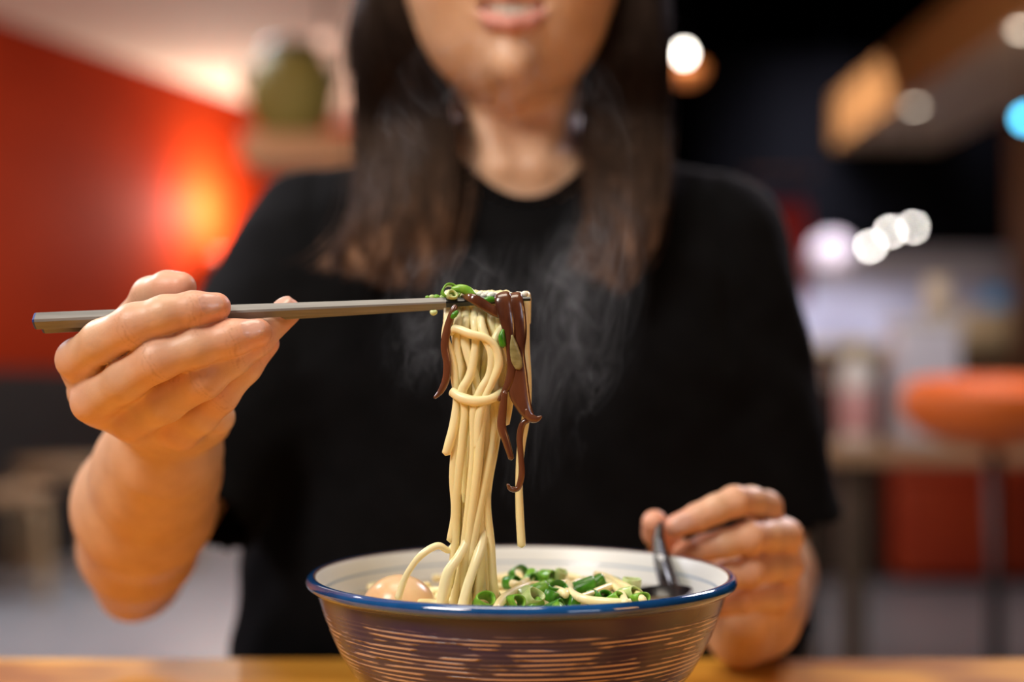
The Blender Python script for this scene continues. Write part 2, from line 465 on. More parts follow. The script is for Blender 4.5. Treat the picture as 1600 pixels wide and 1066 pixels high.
mx4 = mixc(skin, (mc,0), None, (.36,.14,.07), A=(mx3,2))
L(skin, mx4, 2, p_, 'Base Color')
rr = N(skin, 'ShaderNodeMapRange'); rr.inputs[3].default_value = .44; rr.inputs[4].default_value = .22; L(skin, sp, 'Green', rr, 0); L(skin, rr, 0, p_, 'Roughness')
nb = N(skin, 'ShaderNodeTexVoronoi'); nb.inputs['Scale'].default_value = 900; L(skin, tc, 'Object', nb, 'Vector')
bp = N(skin, 'ShaderNodeBump'); bp.inputs['Strength'].default_value = .12; bp.inputs['Distance'].default_value = .0003; L(skin, nb, 'Distance', bp, 'Height')
L(skin, bp, 0, p_, 'Normal')

person = tag(bpy.data.objects.new('person', mesh('person', V-np.array((0,1.0,.47)), Q, skin)),
  'seated person in black t-shirt lifting noodles with chopsticks, long dark hair, smiling', 'person')
COL.objects.link(person); person.location = (0,1.0,.47)
ca = person.data.color_attributes.new('marks', 'FLOAT_COLOR', 'POINT'); ca.data.foreach_set('color', Cc.ravel())

# teeth, eyes, brows (parts of the face)
teeth_m = mat('tooth_enamel', (.80,.74,.66), .25)
tv = []
for i in range(8):
    x = 748+i*14.6; u = (x-800+3)/58; D = .9035+.010*u*u; w = .0027 if 2 <= i <= 5 else .0024
    c = P(x+3, 10+4*(1-u*u), D); tv.append(box(c, (2*w, .004, .0098 if 2 <= i <= 5 else .0082), .0012, rz=u*.35))
part('teeth', join(*tv), teeth_m, person)
eye_m = mat('eye_white', (.8,.78,.75), .1); iris_m = mat('iris', (.02,.01,.006), .1); brow_m = mat('brow_hair', (.015,.01,.008), .7)
for s in (-1,1):
    c = np.array((s*.031,.9100,1.232)); e = part('eye', ball(c, .0115), eye_m, person)
    part('iris', ball(c+(0,-.0075,-.001), .0055, sy=.8), iris_m, e)
    part('eyelid', tube([c+(-.014,-.004,0), c+(-.006,-.0100,.0058), c+(.006,-.0100,.0058), c+(.014,-.004,.001)], .0030), skin, person)
    part('eyebrow', tube([(s*.012,.8945,1.2515), (s*.028,.8965,1.256), (s*.047,.910,1.250)], (.002,.0025,.001), (.0015,.0015,.001)), brow_m, person)

# ------------------------------------------------------------------ t-shirt
SLL = (SH_L+np.array((0,0,-.005)), SH_L+(ELB_L-SH_L)*.90); SLR = (SH_R+np.array((0,0,-.005)), np.array((.183,1.03,.80)))
def vnoise(p, f, seed=0):
    a = p*f
    return (np.sin(a[...,0]*1.3+seed+1.7*np.sin(a[...,2]*.9+seed)) + np.sin(a[...,2]*1.1+a[...,0]*.7+2.1*seed) + np.sin(a[...,1]*1.6+a[...,2]*.6+seed*3))/3
def sleeve(p, S, r1, r2): return seg(p, S[0], S[1], r1, r2)
def shirt(p):
    t = torso(p)
    l = sleeve(p, SLL, .048, .055); r = sleeve(p, SLR, .048, .060)
    d = smin(smin(t, l, .028), r, .028)
    # folds from the armpits and drape wrinkles
    q = p.copy(); q[...,2] = p[...,2]*.45
    d = d+.0035*vnoise(q, 42, 1.)+.0012*vnoise(p, 95, 2.)
    for s, A in ((-1, SLL), (1, SLR)):
        # shoulder seam, a slight ridge
        x = np.abs(np.abs(p[...,0]-.003)-.138-(1.05-p[...,2])*.03); d = d+np.where((p[...,2] > .93) & (p[...,0]*s > 0), .0016*np.exp(-(x/.003)**2), 0)
    return d
V, Q = surfnet(shirt, (-.31,.86,.57), (.28,1.17,1.125), .0038)
V = relax(V, Q, 2)
def tpar(V, S): ab = S[1]-S[0]; return ((V-S[0])@ab)/(ab@ab)
tor = torso(V)
NK = np.array((.0085,1.008)); nr = np.sqrt(((V[:,0]-NK[0])/.0660)**2+((V[:,1]-NK[1])/.0650)**2)
keep = (V[:,2] > .585) & ~((nr < 1) & (V[:,2] > 1.0))
for S, r1, r2, th in ((SLL,.048,.055,.93), (SLR,.048,.060,.93)):
    dsl = sleeve(V, S, r1, r2); keep &= ~((tpar(V, S) > th) & (dsl < tor-.004))
V, Q = cut(V, Q, keep)
shirt_m = noisy('black_cotton', (.0022,.0022,.0028), (.0034,.0034,.0042), (60,60,60), rough=.85, bump=.25, bdist=.0006, bscale=(1400,1400,1400), spec=.07)
shirt_m.node_tree.nodes['Principled BSDF'].inputs['Sheen Weight'].default_value = .018
sh = part('t_shirt', (V, Q), shirt_m, person)
so = sh.modifiers.new('thickness', 'SOLIDIFY'); so.thickness = .0016; so.offset = -1
# ribbed collar following the shirt around the neck hole
def drop(x, y, fn, z0=1.14, z1=.95):
    zs = np.linspace(z0, z1, 400); p = np.stack([np.full(400, x), np.full(400, y), zs], -1); v = fn(p); k = np.argmax(v < 0); return zs[k]
cp = []
for i in range(41):
    a = 2*math.pi*i/40; x = NK[0]+.0655*math.cos(a); y = NK[1]+.0645*math.sin(a); cp.append((x, y, drop(x, y, shirt)+.001))
part('collar', tube(cp, .0042, .0022, sides=8, face=(0,-.6,.8), caps=False, n=3), shirt_m, sh)

# ------------------------------------------------------------------ hair
def gp(l): return np.array([np.r_[P(x, y, D), hw, th] for x, y, D, hw, th in l])
GL = gp([(745,-322,1.00,.022,.03),(668,-255,1.00,.014,.045),(622,-130,.995,.012,.05),(603,-20,.985,.015,.042),(608,60,.978,.027,.040),(624,130,.972,.031,.034),(632,200,.962,.0325,.018),
  (638,270,.944,.0325,.013),(634,350,.917,.031,.010),(622,410,.905,.030,.008),(612,448,.900,.030,.007)])
GR = gp([(845,-322,1.00,.022,.03),(932,-255,1.00,.014,.045),(978,-130,.995,.012,.05),(998,-20,.985,.017,.042),(990,60,.978,.025,.040),(982,130,.972,.028,.034),(976,200,.962,.0295,.018),
  (978,270,.944,.0275,.013),(972,350,.920,.023,.010),(945,410,.907,.020,.008),(925,452,.900,.018,.007)])
hv = []
def cap(p):
    d = ell(p, (0,1.012,1.250), (.086,.100,.095))
    d = smin(d, seg(p, (0,1.07,1.22), (0,1.115,1.06), .055, .04), .03)
    d = smin(d, ell(p, (0,1.085,1.13), (.088,.045,.15)), .03)
    face = ell(p, (0,.915,1.195), (.066,.062,.088))
    d = smax(d, -face, .01)
    return d
cV, cQ = surfnet(cap, (-.11,.88,.96), (.11,1.18,1.37), .004)
hv.append((relax(cV, cQ, 1), cQ))
for G in (GL, GR):
    C = catmull(G, n=5)
    # solid inner lock under the strands, tapering to the ends
    k = len(C); tp = np.clip((k-4-np.arange(k))/12., 0.05, 1)
    c = C[:k-5]
    hv.append(tube(c[:,:3], c[:,3]*.86*tp[:k-5], c[:,4]*.6*tp[:k-5], sides=14, smooth=False, face=(0,-1,.05)))
def strands(G, n, rad, spread=1., seed=0, out=0.):
    r = np.random.default_rng(seed); C = catmull(G, n=4); m = len(C); tt = np.linspace(0, 1, m)
    T = np.gradient(C[:,:3], axis=0); T /= np.linalg.norm(T, axis=1)[:,None]
    U = np.cross(T, (0,-1,0)); U /= np.linalg.norm(U, axis=1)[:,None]; W = np.cross(T, U)
    Vs = []; S = 4
    side = -1 if G[3,0] < 0 else 1
    sg = np.sign((U[m//2]@np.array((1,0,0))))
    for i in range(n):
        a = r.uniform(-1, 1)*spread; a = np.sign(a)*abs(a)**.85; cl = round(a*4.5)/4.5+.09*math.sin(a*31); th = r.uniform(0, 2*math.pi)
        b = math.sqrt(max(0, 1-min(1, a*a)))*(-1 if r.random() < .72 else 1)*r.uniform(.75, 1.05)
        ph = r.uniform(0, 6.28); fr = r.uniform(2, 5); am = r.uniform(.0005, .0035)
        L_ = r.uniform(.86, 1.0) if r.random() < .75 else r.uniform(.6, .9)
        a2 = a + (cl-a)*np.clip(tt*1.5-.4, 0, .82) + r.normal(0, .06)*tt
        x = C[:,:3] + U*((a2*C[:,3])[:,None]) + W*((b*C[:,4])[:,None]*np.sign(W[m//2,1])*1)
        x += U*((am*np.sin(ph+fr*tt*6)*tt)[:,None])
        fl = out*r.uniform(.3, 1)*np.clip(tt-.74, 0, 1)**1.6*9   # ends flick outward
        x[:,0] += side*fl*.03 * (1 if side < 0 else .1); x[:,1] -= fl*.004
        k = max(6, int(m*L_)); x = x[:k]
        rr = rad*r.uniform(.6, 1.3)*np.clip((k-np.arange(k))/5., .12, 1)
        t = np.gradient(x, axis=0); t /= np.linalg.norm(t, axis=1)[:,None]+1e-9
        u = np.cross(t, (0,1,.1)); u /= np.linalg.norm(u, axis=1)[:,None]+1e-9; w = np.cross(t, u)
        ring = np.stack([x+u*(rr*math.cos(q))[:,None]+w*(rr*math.sin(q))[:,None] for q in (0, math.pi/2, math.pi, 3*math.pi/2)], 1)
        Vs.append(ring.reshape(-1, 3))
    V = np.vstack(Vs); Fs = []; o = 0
    for v in Vs:
        k = len(v)//4; i = np.arange(k-1)[:,None]*4+o; j = np.arange(4)[None]; jn = (j+1) % 4
        Fs.append(np.stack([i+j, i+jn, i+4+jn, i+4+j], -1).reshape(-1, 4)); o += len(v)
    return V, np.vstack(Fs)
hv.append(strands(GL, 1500, .00042, 1., 1, 1.0)); hv.append(strands(GR, 1500, .00042, 1., 2, .5))
hv.append(strands(GL, 70, .00025, 1.45, 3, 1.3)); hv.append(strands(GR, 50, .00025, 1.35, 4, .8))
n = 0; VV = []; QQ = []
for v, q in hv:
    q = [f for f in q]
    VV.append(np.asarray(v)); QQ += [tuple(int(t)+n for t in f) for f in q]; n += len(v)
HV = np.vstack(VV)
hair_m = mat('brown_black_hair', (.02,.012,.009), .42, spec=.28)
hair_m.node_tree.nodes['Principled BSDF'].inputs['Specular Tint'].default_value = (1,.62,.42,1)
p_ = hair_m.node_tree.nodes['Principled BSDF']; tc = N(hair_m, 'ShaderNodeTexCoord'); sx = N(hair_m, 'ShaderNodeSeparateXYZ'); L(hair_m, tc, 'Object', sx, 0)
hm = N(hair_m, 'ShaderNodeMapping'); hm.inputs['Scale'].default_value = (110,110,5); hn = N(hair_m, 'ShaderNodeTexNoise'); hn.inputs['Scale'].default_value = 1; L(hair_m, tc, 'Object', hm, 'Vector'); L(hair_m, hm, 0, hn, 'Vector')
mr = N(hair_m, 'ShaderNodeMapRange'); mr.inputs[1].default_value = .64; mr.inputs[2].default_value = .50; L(hair_m, sx, 'Z', mr, 0)
ma = N(hair_m, 'ShaderNodeMath', operation='ADD'); mb = N(hair_m, 'ShaderNodeMath', operation='MULTIPLY_ADD'); mb.inputs[1].default_value = 1.1; mb.inputs[2].default_value = -.60
L(hair_m, hn, 'Fac', mb, 0); L(hair_m, mr, 0, ma, 0); L(hair_m, mb, 0, ma, 1)
hr = ramp(hair_m, [(.05,(.007,.004,.0035)),(.45,(.025,.013,.009)),(.75,(.075,.036,.020)),(1.,(.38,.22,.14))]); L(hair_m, ma, 0, hr, 0); L(hair_m, hr, 0, p_, 'Base Color')  # ends lighter brown: light through the tips is painted into the colour
hb = base(person)
ho = bpy.data.objects.new('hair', mesh('hair', HV-hb, QQ, hair_m)); COL.objects.link(ho); ho.parent = person

# ------------------------------------------------------------------ trousers, shoes under the table
def legs(p):
    d = ell(p, (0,1.03,.60), (.17,.14,.12))
    for s in (-1,1):
        k = np.array((s*.11,.62,.565)); d = smin(d, seg(p, (s*.09,1.0,.57), k, .085, .065), .03)
        d = smin(d, seg(p, k, (s*.12,.66,.12), .062, .045), .02)
    return d
V, Q = surfnet(legs, (-.24,.5,.05), (.24,1.2,.75), .011); V = relax(V, Q, 2)
V, Q = cut(V, Q, V[:,2] > .10)
part('trousers', (V, Q), noisy('dark_denim', (.012,.014,.022), (.02,.022,.034), (80,80,80), rough=.85), person)
shoe_m = mat('shoe_leather', (.02,.02,.02), .5)
for s in (-1,1):
    def shoe(p, s=s): return smax(smin(ell(p, (s*.12,.60,.04), (.044,.13,.045)), seg(p, (s*.12,.665,.05), (s*.12,.665,.13), .04, .038), .02), -(p[...,2]-.004), .004)
    V, Q = surfnet(shoe, (s*.12-.07,.44,-.01), (s*.12+.07,.76,.2), .007); part('shoe', (relax(V, Q, 1), Q), shoe_m, person)
# ================================================================== TABLE
table_m = mat('amber_wood', (.6,.3,.07), .5, spec=.25); p_ = table_m.node_tree.nodes['Principled BSDF']
tc = N(table_m, 'ShaderNodeTexCoord'); mp = N(table_m, 'ShaderNodeMapping'); mp.inputs['Scale'].default_value = (2.2,26,26); mp.inputs['Rotation'].default_value = (0,0,.06)
nz = N(table_m, 'ShaderNodeTexNoise'); nz.inputs['Scale'].default_value = 1; nz.inputs['Detail'].default_value = 6; nz.inputs['Distortion'].default_value = 1.3
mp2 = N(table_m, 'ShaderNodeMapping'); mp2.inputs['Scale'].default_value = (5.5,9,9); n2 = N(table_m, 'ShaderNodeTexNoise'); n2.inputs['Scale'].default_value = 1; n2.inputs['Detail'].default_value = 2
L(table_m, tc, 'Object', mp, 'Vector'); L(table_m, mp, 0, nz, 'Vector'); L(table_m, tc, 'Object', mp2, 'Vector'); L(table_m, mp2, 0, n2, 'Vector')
ra = ramp(table_m, [(.3,(.56,.22,.022)),(.5,(.74,.34,.045)),(.7,(.86,.47,.09))]); L(table_m, nz, 'Fac', ra, 0)
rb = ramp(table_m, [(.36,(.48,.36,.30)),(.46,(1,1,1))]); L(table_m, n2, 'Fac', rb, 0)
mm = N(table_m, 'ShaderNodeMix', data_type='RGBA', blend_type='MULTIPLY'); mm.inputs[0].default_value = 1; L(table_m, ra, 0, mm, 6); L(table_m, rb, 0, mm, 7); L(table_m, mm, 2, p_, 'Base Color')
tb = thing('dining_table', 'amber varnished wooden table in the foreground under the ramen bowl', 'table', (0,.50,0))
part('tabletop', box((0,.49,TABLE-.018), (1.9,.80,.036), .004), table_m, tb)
for sx_ in (-1,1):
    for yy in (.15,.83): part('leg', box((sx_*.88,yy,(TABLE-.036)/2), (.05,.05,TABLE-.036), .004), table_m, tb)

# ================================================================== BOWL
BC = np.array((.0045,.667,TABLE)); RZ = .0851
out = [(0,.006),(.030,.006),(.0335,.000),(.036,.000),(.0375,.009),(.046,.0135),(.060,.0225),(.0705,.0315),(.0785,.041),(.0840,.0495),(.0880,.0580),(.0913,.0665),(.0937,.0735),(.0950,.0775),(.0958,.0790),
  (.0985,.0797),(.0998,.0812),(.1000,.0826),(.0993,.0842),(.0978,.0851),(.0965,.0850)]
inn = [(.0955,.0845),(.0948,.0836),(.0925,.0775),(.0920,.0765),(.0917,.0758),(.0890,.0700),(.0840,.0600),(.0750,.0465),(.0600,.0310),(.0400,.0200),(.0200,.0160),(.00001,.0150)]
prof = out+inn; fm = []
for i, (a, b) in enumerate(zip(prof[:-1], prof[1:])):
    if i < 4: fm.append(2)
    elif i < len(out)-7: fm.append(0)
    elif i < len(out)-1: fm.append(1)
    elif i == len(out)-1: fm.append(4)
    elif i == len(out)+2: fm.append(3)
    else: fm.append(2)
glz = mat('streaked_glaze', (.05,.03,.05), .20, spec=.45); p_ = glz.node_tree.nodes['Principled BSDF']; p_.inputs['Coat Weight'].default_value = .15; p_.inputs['Coat Roughness'].default_value = .05
tc = N(glz, 'ShaderNodeTexCoord'); sx = N(glz, 'ShaderNodeSeparateXYZ'); L(glz, tc, 'Object', sx, 0)
mpa = N(glz, 'ShaderNodeMapping'); mpa.inputs['Scale'].default_value = (11,11,150); na = N(glz, 'ShaderNodeTexNoise'); na.inputs['Scale'].default_value = 1; na.inputs['Detail'].default_value = 2
mpb = N(glz, 'ShaderNodeMapping'); mpb.inputs['Scale'].default_value = (34,34,160); nb_ = N(glz, 'ShaderNodeTexNoise'); nb_.inputs['Scale'].default_value = 1; nb_.inputs['Detail'].default_value = 3
for a, b in ((mpa,na),(mpb,nb_)): L(glz, tc, 'Object', a, 'Vector'); L(glz, a, 0, b, 'Vector')
# grooves only below the plain band
wz = N(glz, 'ShaderNodeMath', operation='MULTIPLY_ADD'); wz.inputs[1].default_value = .010; L(glz, nb_, 'Fac', wz, 0); L(glz, sx, 'Z', wz, 2)
mk = N(glz, 'ShaderNodeMapRange'); mk.inputs[1].default_value = .0772; mk.inputs[2].default_value = .0755; L(glz, wz, 0, mk, 0)
wv = N(glz, 'ShaderNodeMath', operation='MULTIPLY_ADD'); wv.inputs[1].default_value = 10.; L(glz, na, 'Fac', wv, 0)
z2 = N(glz, 'ShaderNodeMath', operation='MULTIPLY'); z2.inputs[1].default_value = 2900.; L(glz, sx, 'Z', z2, 0); L(glz, z2, 0, wv, 2)
si = N(glz, 'ShaderNodeMath', operation='SINE'); L(glz, wv, 0, si, 0)
st = ramp(glz, [(.05,(0,0,0)),(.45,(1,1,1))]); L(glz, si, 0, st, 0)
bl = ramp(glz, [(.42,(.06,.06,.06)),(.50,(1,1,1))]); L(glz, nb_, 'Fac', bl, 0)
m1 = N(glz, 'ShaderNodeMath', operation='MULTIPLY'); m2 = N(glz, 'ShaderNodeMath', operation='MULTIPLY')
L(glz, st, 0, m1, 0); L(glz, bl, 0, m1, 1); L(glz, m1, 0, m2, 0); L(glz, mk, 0, m2, 1)
up = ramp(glz, [(.40,(.016,.014,.100)),(.50,(.026,.020,.080)),(.62,(.058,.038,.085))])
mpc = N(glz, 'ShaderNodeMapping'); mpc.inputs['Scale'].default_value = (12,12,40); nc = N(glz, 'ShaderNodeTexNoise'); nc.inputs['Scale'].default_value = 1; L(glz, tc, 'Object', mpc, 'Vector'); L(glz, mpc, 0, nc, 'Vector'); L(glz, nc, 'Fac', up, 0)
x = N(glz, 'ShaderNodeMix', data_type='RGBA'); L(glz, m2, 0, x, 0); L(glz, up, 0, x, 6); x.inputs[7].default_value = (.60,.42,.34,1); L(glz, x, 2, p_, 'Base Color')
bu = N(glz, 'ShaderNodeBump'); bu.inputs['Strength'].default_value = .7; bu.inputs['Distance'].default_value = .0008; L(glz, m2, 0, bu, 'Height'); L(glz, bu, 0, p_, 'Normal')
rimm = noisy('cobalt_rim_glaze', (.006,.045,.16), (.012,.09,.30), (40,40,40), rough=.08, spec=.7, Coat_Weight=.8)
inm = mat('cream_glaze', (.76,.77,.75), .35, spec=.55); lnm = mat('thin_blue_line', (.38,.47,.58), .12); lipm = mat('brown_lip_glaze', (.16,.09,.06), .12)
bw = thing('ramen_bowl', 'large ceramic noodle bowl with blue rim and tan streaked dark glaze', 'bowl', BC)
part('bowl_body', lathe(BC, prof, 160, fm), [glz, rimm, inm, lnm, lipm], bw)

# soup
soup_m = noisy('cloudy_broth', (.66,.50,.28), (.78,.62,.38), (60,60,60), rough=.08, bump=.15, bdist=.0008)
SZ = .0700
so_ = part('soup', lathe(BC, [(.00001,SZ-.004),(.0855,SZ-.003),(.0884,SZ),(.00001,SZ)], 96), soup_m)
tag(so_, 'cloudy pale broth filling the ramen bowl', 'soup'); so_['kind'] = 'stuff'

# egg
egg_m = noisy('marinated_egg', (.74,.46,.24), (.84,.60,.36), (30,60,60), rough=.25, spec=.5, Subsurface_Weight=.15)
ec = P(625,0,.640); ec[2] = .8215
e = part('boiled_egg', ball(ec, .0160, 36, 20, sx=1.06), egg_m); tag(e, 'light brown marinated boiled egg half sunk in the broth', 'egg')

# ================================================================== CHOPSTICKS
ch_m = noisy('dark_grey_lacquer', (.17,.165,.155), (.24,.23,.215), (20,400,400), rough=.42, spec=.5); ch_b = mat('blue_end_cap', (.02,.045,.20), .35)
tipm = mat('worn_black_tip', (.008,.010,.011), .3)
def rod(a, b, radii):
    """square rod standing on its edge; radii at fractions of its length"""
    a = np.array(a); b = np.array(b); ts = [t for t, r in radii]; ctr = [a+(b-a)*t for t in ts]
    t = (b-a)/np.linalg.norm(b-a); u = np.cross(t, (0,1,0)); u /= np.linalg.norm(u); w = np.cross(t, u)
    V = []
    for c, (_, r) in zip(ctr, radii):
        for q in range(4):
            for e in (-.16, .16):
                an = math.pi/2*q+e; V.append(c+r*.985*(u*math.cos(an)+w*math.sin(an)))
    n = len(ctr); Fs = [tuple(range(7,-1,-1)), tuple((n-1)*8+i for i in range(8))]
    for k in range(n-1):
        for i in range(8): j = (i+1)%8; Fs.append((k*8+i, k*8+j, (k+1)*8+j, (k+1)*8+i))
    return np.array(V), Fs
def chopstick(name, a, b, lab):
    a = np.array(a); b = np.array(b); t = b-a
    c = thing('chopstick', lab, 'chopstick', a, 'pair of dark grey chopsticks')
    part('shaft', rod(a+t*.006, a+t*.83, [(0,.00375),(.5,.0033),(1,.0023)]), ch_m, c, smooth=False)
    part('tip', rod(a+t*.83, b, [(0,.0023),(1,.0009)]), tipm, c, smooth=False)
    part('end_cap', rod(a, a+t*.006, [(0,.0027),(.35,.0035),(1,.00375)]), ch_b, c, smooth=False)
chopstick('a', P(53,502,.6170), P(829,467,.6175), 'dark grey chopstick nearer the viewer, with blue end')
chopstick('b', P(66,508.5,.6245), P(825,469,.6262), 'rear chopstick of the pair, mostly hidden behind the front one')

# ================================================================== NOODLES
nd_m = noisy('wheat_noodle', (.92,.78,.38), (.95,.85,.50), (25,25,12), rough=.30, spec=.5, Subsurface_Weight=.10, Subsurface_Scale=.004)
def PP(l): return [P(*q) for q in l]
GN = 'noodles lifted by the chopsticks'
def noodle(pts, r=.0019, label='pale yellow noodle in the dense bundle lifted by the chopsticks', group=GN, flat=.9):
    pts = np.array(pts); k = len(pts); rr = r*(1+.08*np.sin(np.arange(k)*1.9+pts[0,0]*999))
    o = part('noodle', tube(pts, rr, rr*flat, sides=10, n=7), nd_m, loc=pts[0]); tag(o, label, 'noodle', group); return o
def over(x, y0=487, D=.6165):
    """climb from the front strand up between the sticks, over the rear one and down behind"""
    return [(x-1,y0+16,.6325),(x,y0-2,.6318),(x+.5,469,.6310),(x+1,459.5,.6270),(x+1,467,.6226),(x+.5,480,.6216),(x,y0+8,.6190)]
fr = [
 ([(700,500,.6165),(696,528,.615),(703,552,.615),(711,590,.615),(714,625,.6155),(709,665,.614),(702,693,.613),(697,709,.613)], 'noodle with a short free end hanging left of the bundle'),
 ([(716,505,.6165),(713,540,.616),(719,575,.616),(715,605,.616),(717,640,.616),(712,690,.615),(709,745,.615),(712,800,.616),(704,845,.617)], None),
 ([(742,505,.615),(743,540,.613),(735,585,.612),(722,612,.612),(727,640,.613),(722,690,.614),(713,770,.615),(711,850,.617),(703,905,.620),(692,945,.622)], None),
 ([(752,505,.613),(757,525,.611),(768,552,.610),(765,585,.610),(752,610,.610),(741,640,.611),(740,700,.612),(736,760,.613),(729,830,.615),(720,890,.618),(708,945,.620)], None),
 ([(768,505,.617),(774,530,.616),(778,565,.615),(770,600,.614),(761,625,.613),(752,660,.611),(746,735,.611),(735,820,.613),(727,885,.616),(726,940,.618)], None),
 ([(781,505,.617),(776,530,.617),(785,565,.616),(781,600,.616),(774,635,.615),(769,690,.614),(759,745,.613),(742,830,.614),(730,900,.617),(722,945,.620)], None),
 ([(790,505,.618),(786,540,.619),(784,590,.618),(781,640,.618),(773,700,.616),(763,750,.615),(760,790,.615),(767,850,.617),(770,905,.619),(776,938,.622),(796,948,.625)], None),
 ([(728,505,.616),(727,535,.6155),(738,575,.6145),(750,612,.6145),(760,645,.615),(762,700,.615),(756,750,.614),(752,820,.616),(751,890,.619),(744,945,.623)], None),
]
for f, lab in fr:
    x = f[0][0]; pts = PP(over(x)+f)
    noodle(pts, .0020, **({'label': lab} if lab else {}))
noodle(PP([(703,520,.6145),(712,514,.6125),(735,522,.6095),(760,529,.608),(775,545,.6085),(779,570,.609),(768,598,.6095),(757,622,.6095),(748,655,.610),(746,700,.611)]), .0019, 'noodle running diagonally across the front of the bundle')
noodle(PP([(795,500,.617),(783,515,.614),(774,530,.6125),(769,560,.612),(772,600,.6125),(778,640,.614),(771,690,.6155)]), .0018, 'noodle slanting down leftwards from the brown mushroom')
noodle(PP([(706,612,.6135),(722,622,.6105),(745,627,.6085),(768,623,.609),(785,612,.6125)]), .0022, 'noodle wrapped around the waist of the bundle')
noodle(PP([(823,505,.634),(823.5,470,.6315),(823,460,.6275),(822,470,.624)]+[(821,500,.622),(822,545,.621),(825,600,.620),(822,650,.620),(814,700,.620),(811,750,.620),(812,800,.620),(815,853,.620)]), .00175, 'single long noodle hanging free right of the mushroom strips')
noodle(PP([(714,780,.620),(712,840,.620),(702,860,.618),(684,853,.615),(660,866,.614),(643,886,.6155),(631,908,.6175),(622,935,.619)]), .00165, 'noodle arching left out of the bundle down onto the egg')
noodle(PP([(737,812,.6172),(733,838,.6155),(718,868,.613),(700,895,.612),(692,925,.612),(688,950,.612)]), .0023, 'broad noodle end bending left at the foot of the bundle')
noodle(PP([(755,825,.6175),(752,852,.615),(742,882,.612),(731,915,.611),(722,950,.611)]), .0023, 'broad noodle at the foot of the bundle, right of the bent one')
noodle(PP([(776,560,.620),(795,572,.6175),(800,600,.617),(795,640,.617),(790,662,.617)]), .0017, 'short noodle between the bundle and the mushroom strip')
r_ = np.random.default_rng(5)
for i in range(13):   # the rest of the bundle behind
    x0 = 712+i*6.4; D = .622+.009*((i*7) % 5)/4; pts = []
    for y in (505,540,580,612,640,690,750,820,880,945):
        w = np.interp(y, [505,560,612,640,690,750,820,945], [1,.88,.72,.78,.82,.62,.52,.62]); cx_ = np.interp(y, [505,612,700,760,850,945], [750,748,743,737,735,738])
        pts.append((cx_+(x0-750)*w+r_.normal(0, 2.6), y, D+r_.normal(0,.0008)))
    noodle(PP(over(x0)[:-1]+pts), .00185)

# noodles in the bowl
GB = 'noodles lying in the bowl'
bl_ = 'noodle curled in the bowl among the chopped green onion'
def BD(y): return .605+(945-y)/52*.080
for l, lab in (([(775,952),(785,938),(807,922),(834,914),(862,920),(885,928)], 'noodle arching over the green onion in the middle of the bowl'),
          ([(870,915),(888,912),(893,926),(915,937),(950,941),(985,942)], 'noodle running low to the right behind the front rim'),
          ([(883,930),(893,915),(912,908),(941,908),(966,921),(977,943)], 'noodle making the highest arch right of the large onion ring'),
          ([(905,935),(920,930),(940,922),(955,916)], 'short noodle crossing under the right-hand arch'),
          ([(800,912),(812,915),(824,908)], 'short noodle piece behind the dark green onions'),
          ([(1005,938),(990,925),(972,914),(948,902),(930,899)], 'noodle lying farthest right toward the spoon')):
    pts = [P(x, y, BD(y)-.004) for x, y in l]; noodle(pts, .0019, lab, GB)
for i in range(26):
    a0 = r_.uniform(0, 6.28); R = r_.uniform(.012,.05); cx_ = r_.uniform(-.035,.045); cy_ = r_.uniform(-.045,.04); z = r_.uniform(.0665,.0765); pts = []
    for k in range(9):
        a = a0+k*.42; q = np.array((cx_+R*math.cos(a), cy_+R*math.sin(a))); rad = np.linalg.norm(q); q *= min(1, .080/max(rad, 1e-6))
        zz = z*(1-.0*k) - max(0, rad-.055)*.14 + .0012*math.sin(k*1.3+i)
        pts.append((BC[0]+q[0], BC[1]+q[1], BC[2]+min(zz, .0775)))
    noodle(pts, .0019, bl_, GB)

# ================================================================== GREEN ONION
on_d = noisy('onion_dark_green', (.028,.16,.008), (.08,.30,.015), (300,300,300), rough=.3, spec=.5, Subsurface_Weight=.1, Subsurface_Scale=.003)
on_m = noisy('onion_green', (.12,.36,.02), (.26,.50,.06), (300,300,300), rough=.3, Subsurface_Weight=.1, Subsurface_Scale=.003)
on_l = noisy('onion_pale', (.42,.58,.18), (.62,.72,.36), (300,300,300), rough=.3, Subsurface_Weight=.1, Subsurface_Scale=.003)
GO = 'chopped green onion in the bowl'
def onion(c, r, h, m, rot, lab, group=GO, oval=.8, wall=.0009, arc=1.0, sd=0):
    rr = np.random.default_rng(sd); n = 28; V = []; Fs = []; k = n if arc >= 1 else n+1
    prof = [(0,-.5),(0,0),(0,.5),(.4,.56),(1,.5),(1,0),(1,-.5),(.6,-.56)]
    ph = rr.uniform(0, 6.28)
    for j in range(k):
        a = 2*math.pi*arc*j/n; wob = 1+.07*math.sin(3*a+ph)
        for (t, z) in prof:
            q = (r-wall*t)*wob; V.append((q*math.cos(a), q*oval*math.sin(a), z*h*(1+.06*math.sin(2*a+ph))))
    m_ = len(prof); J = n if arc >= 1 else n
    for j in range(J):
        jn = (j+1) % k
        for t in range(m_):
            tn = (t+1) % m_; Fs.append((j*m_+t, jn*m_+t, jn*m_+tn, j*m_+tn))
    from mathutils import Euler
    R = np.array(Euler(rot).to_matrix()); V = np.array(V)@R.T+np.asarray(c)
    o = part('green_onion_ring', (V, Fs), m, loc=c); tag(o, lab, 'green onion', group); return o
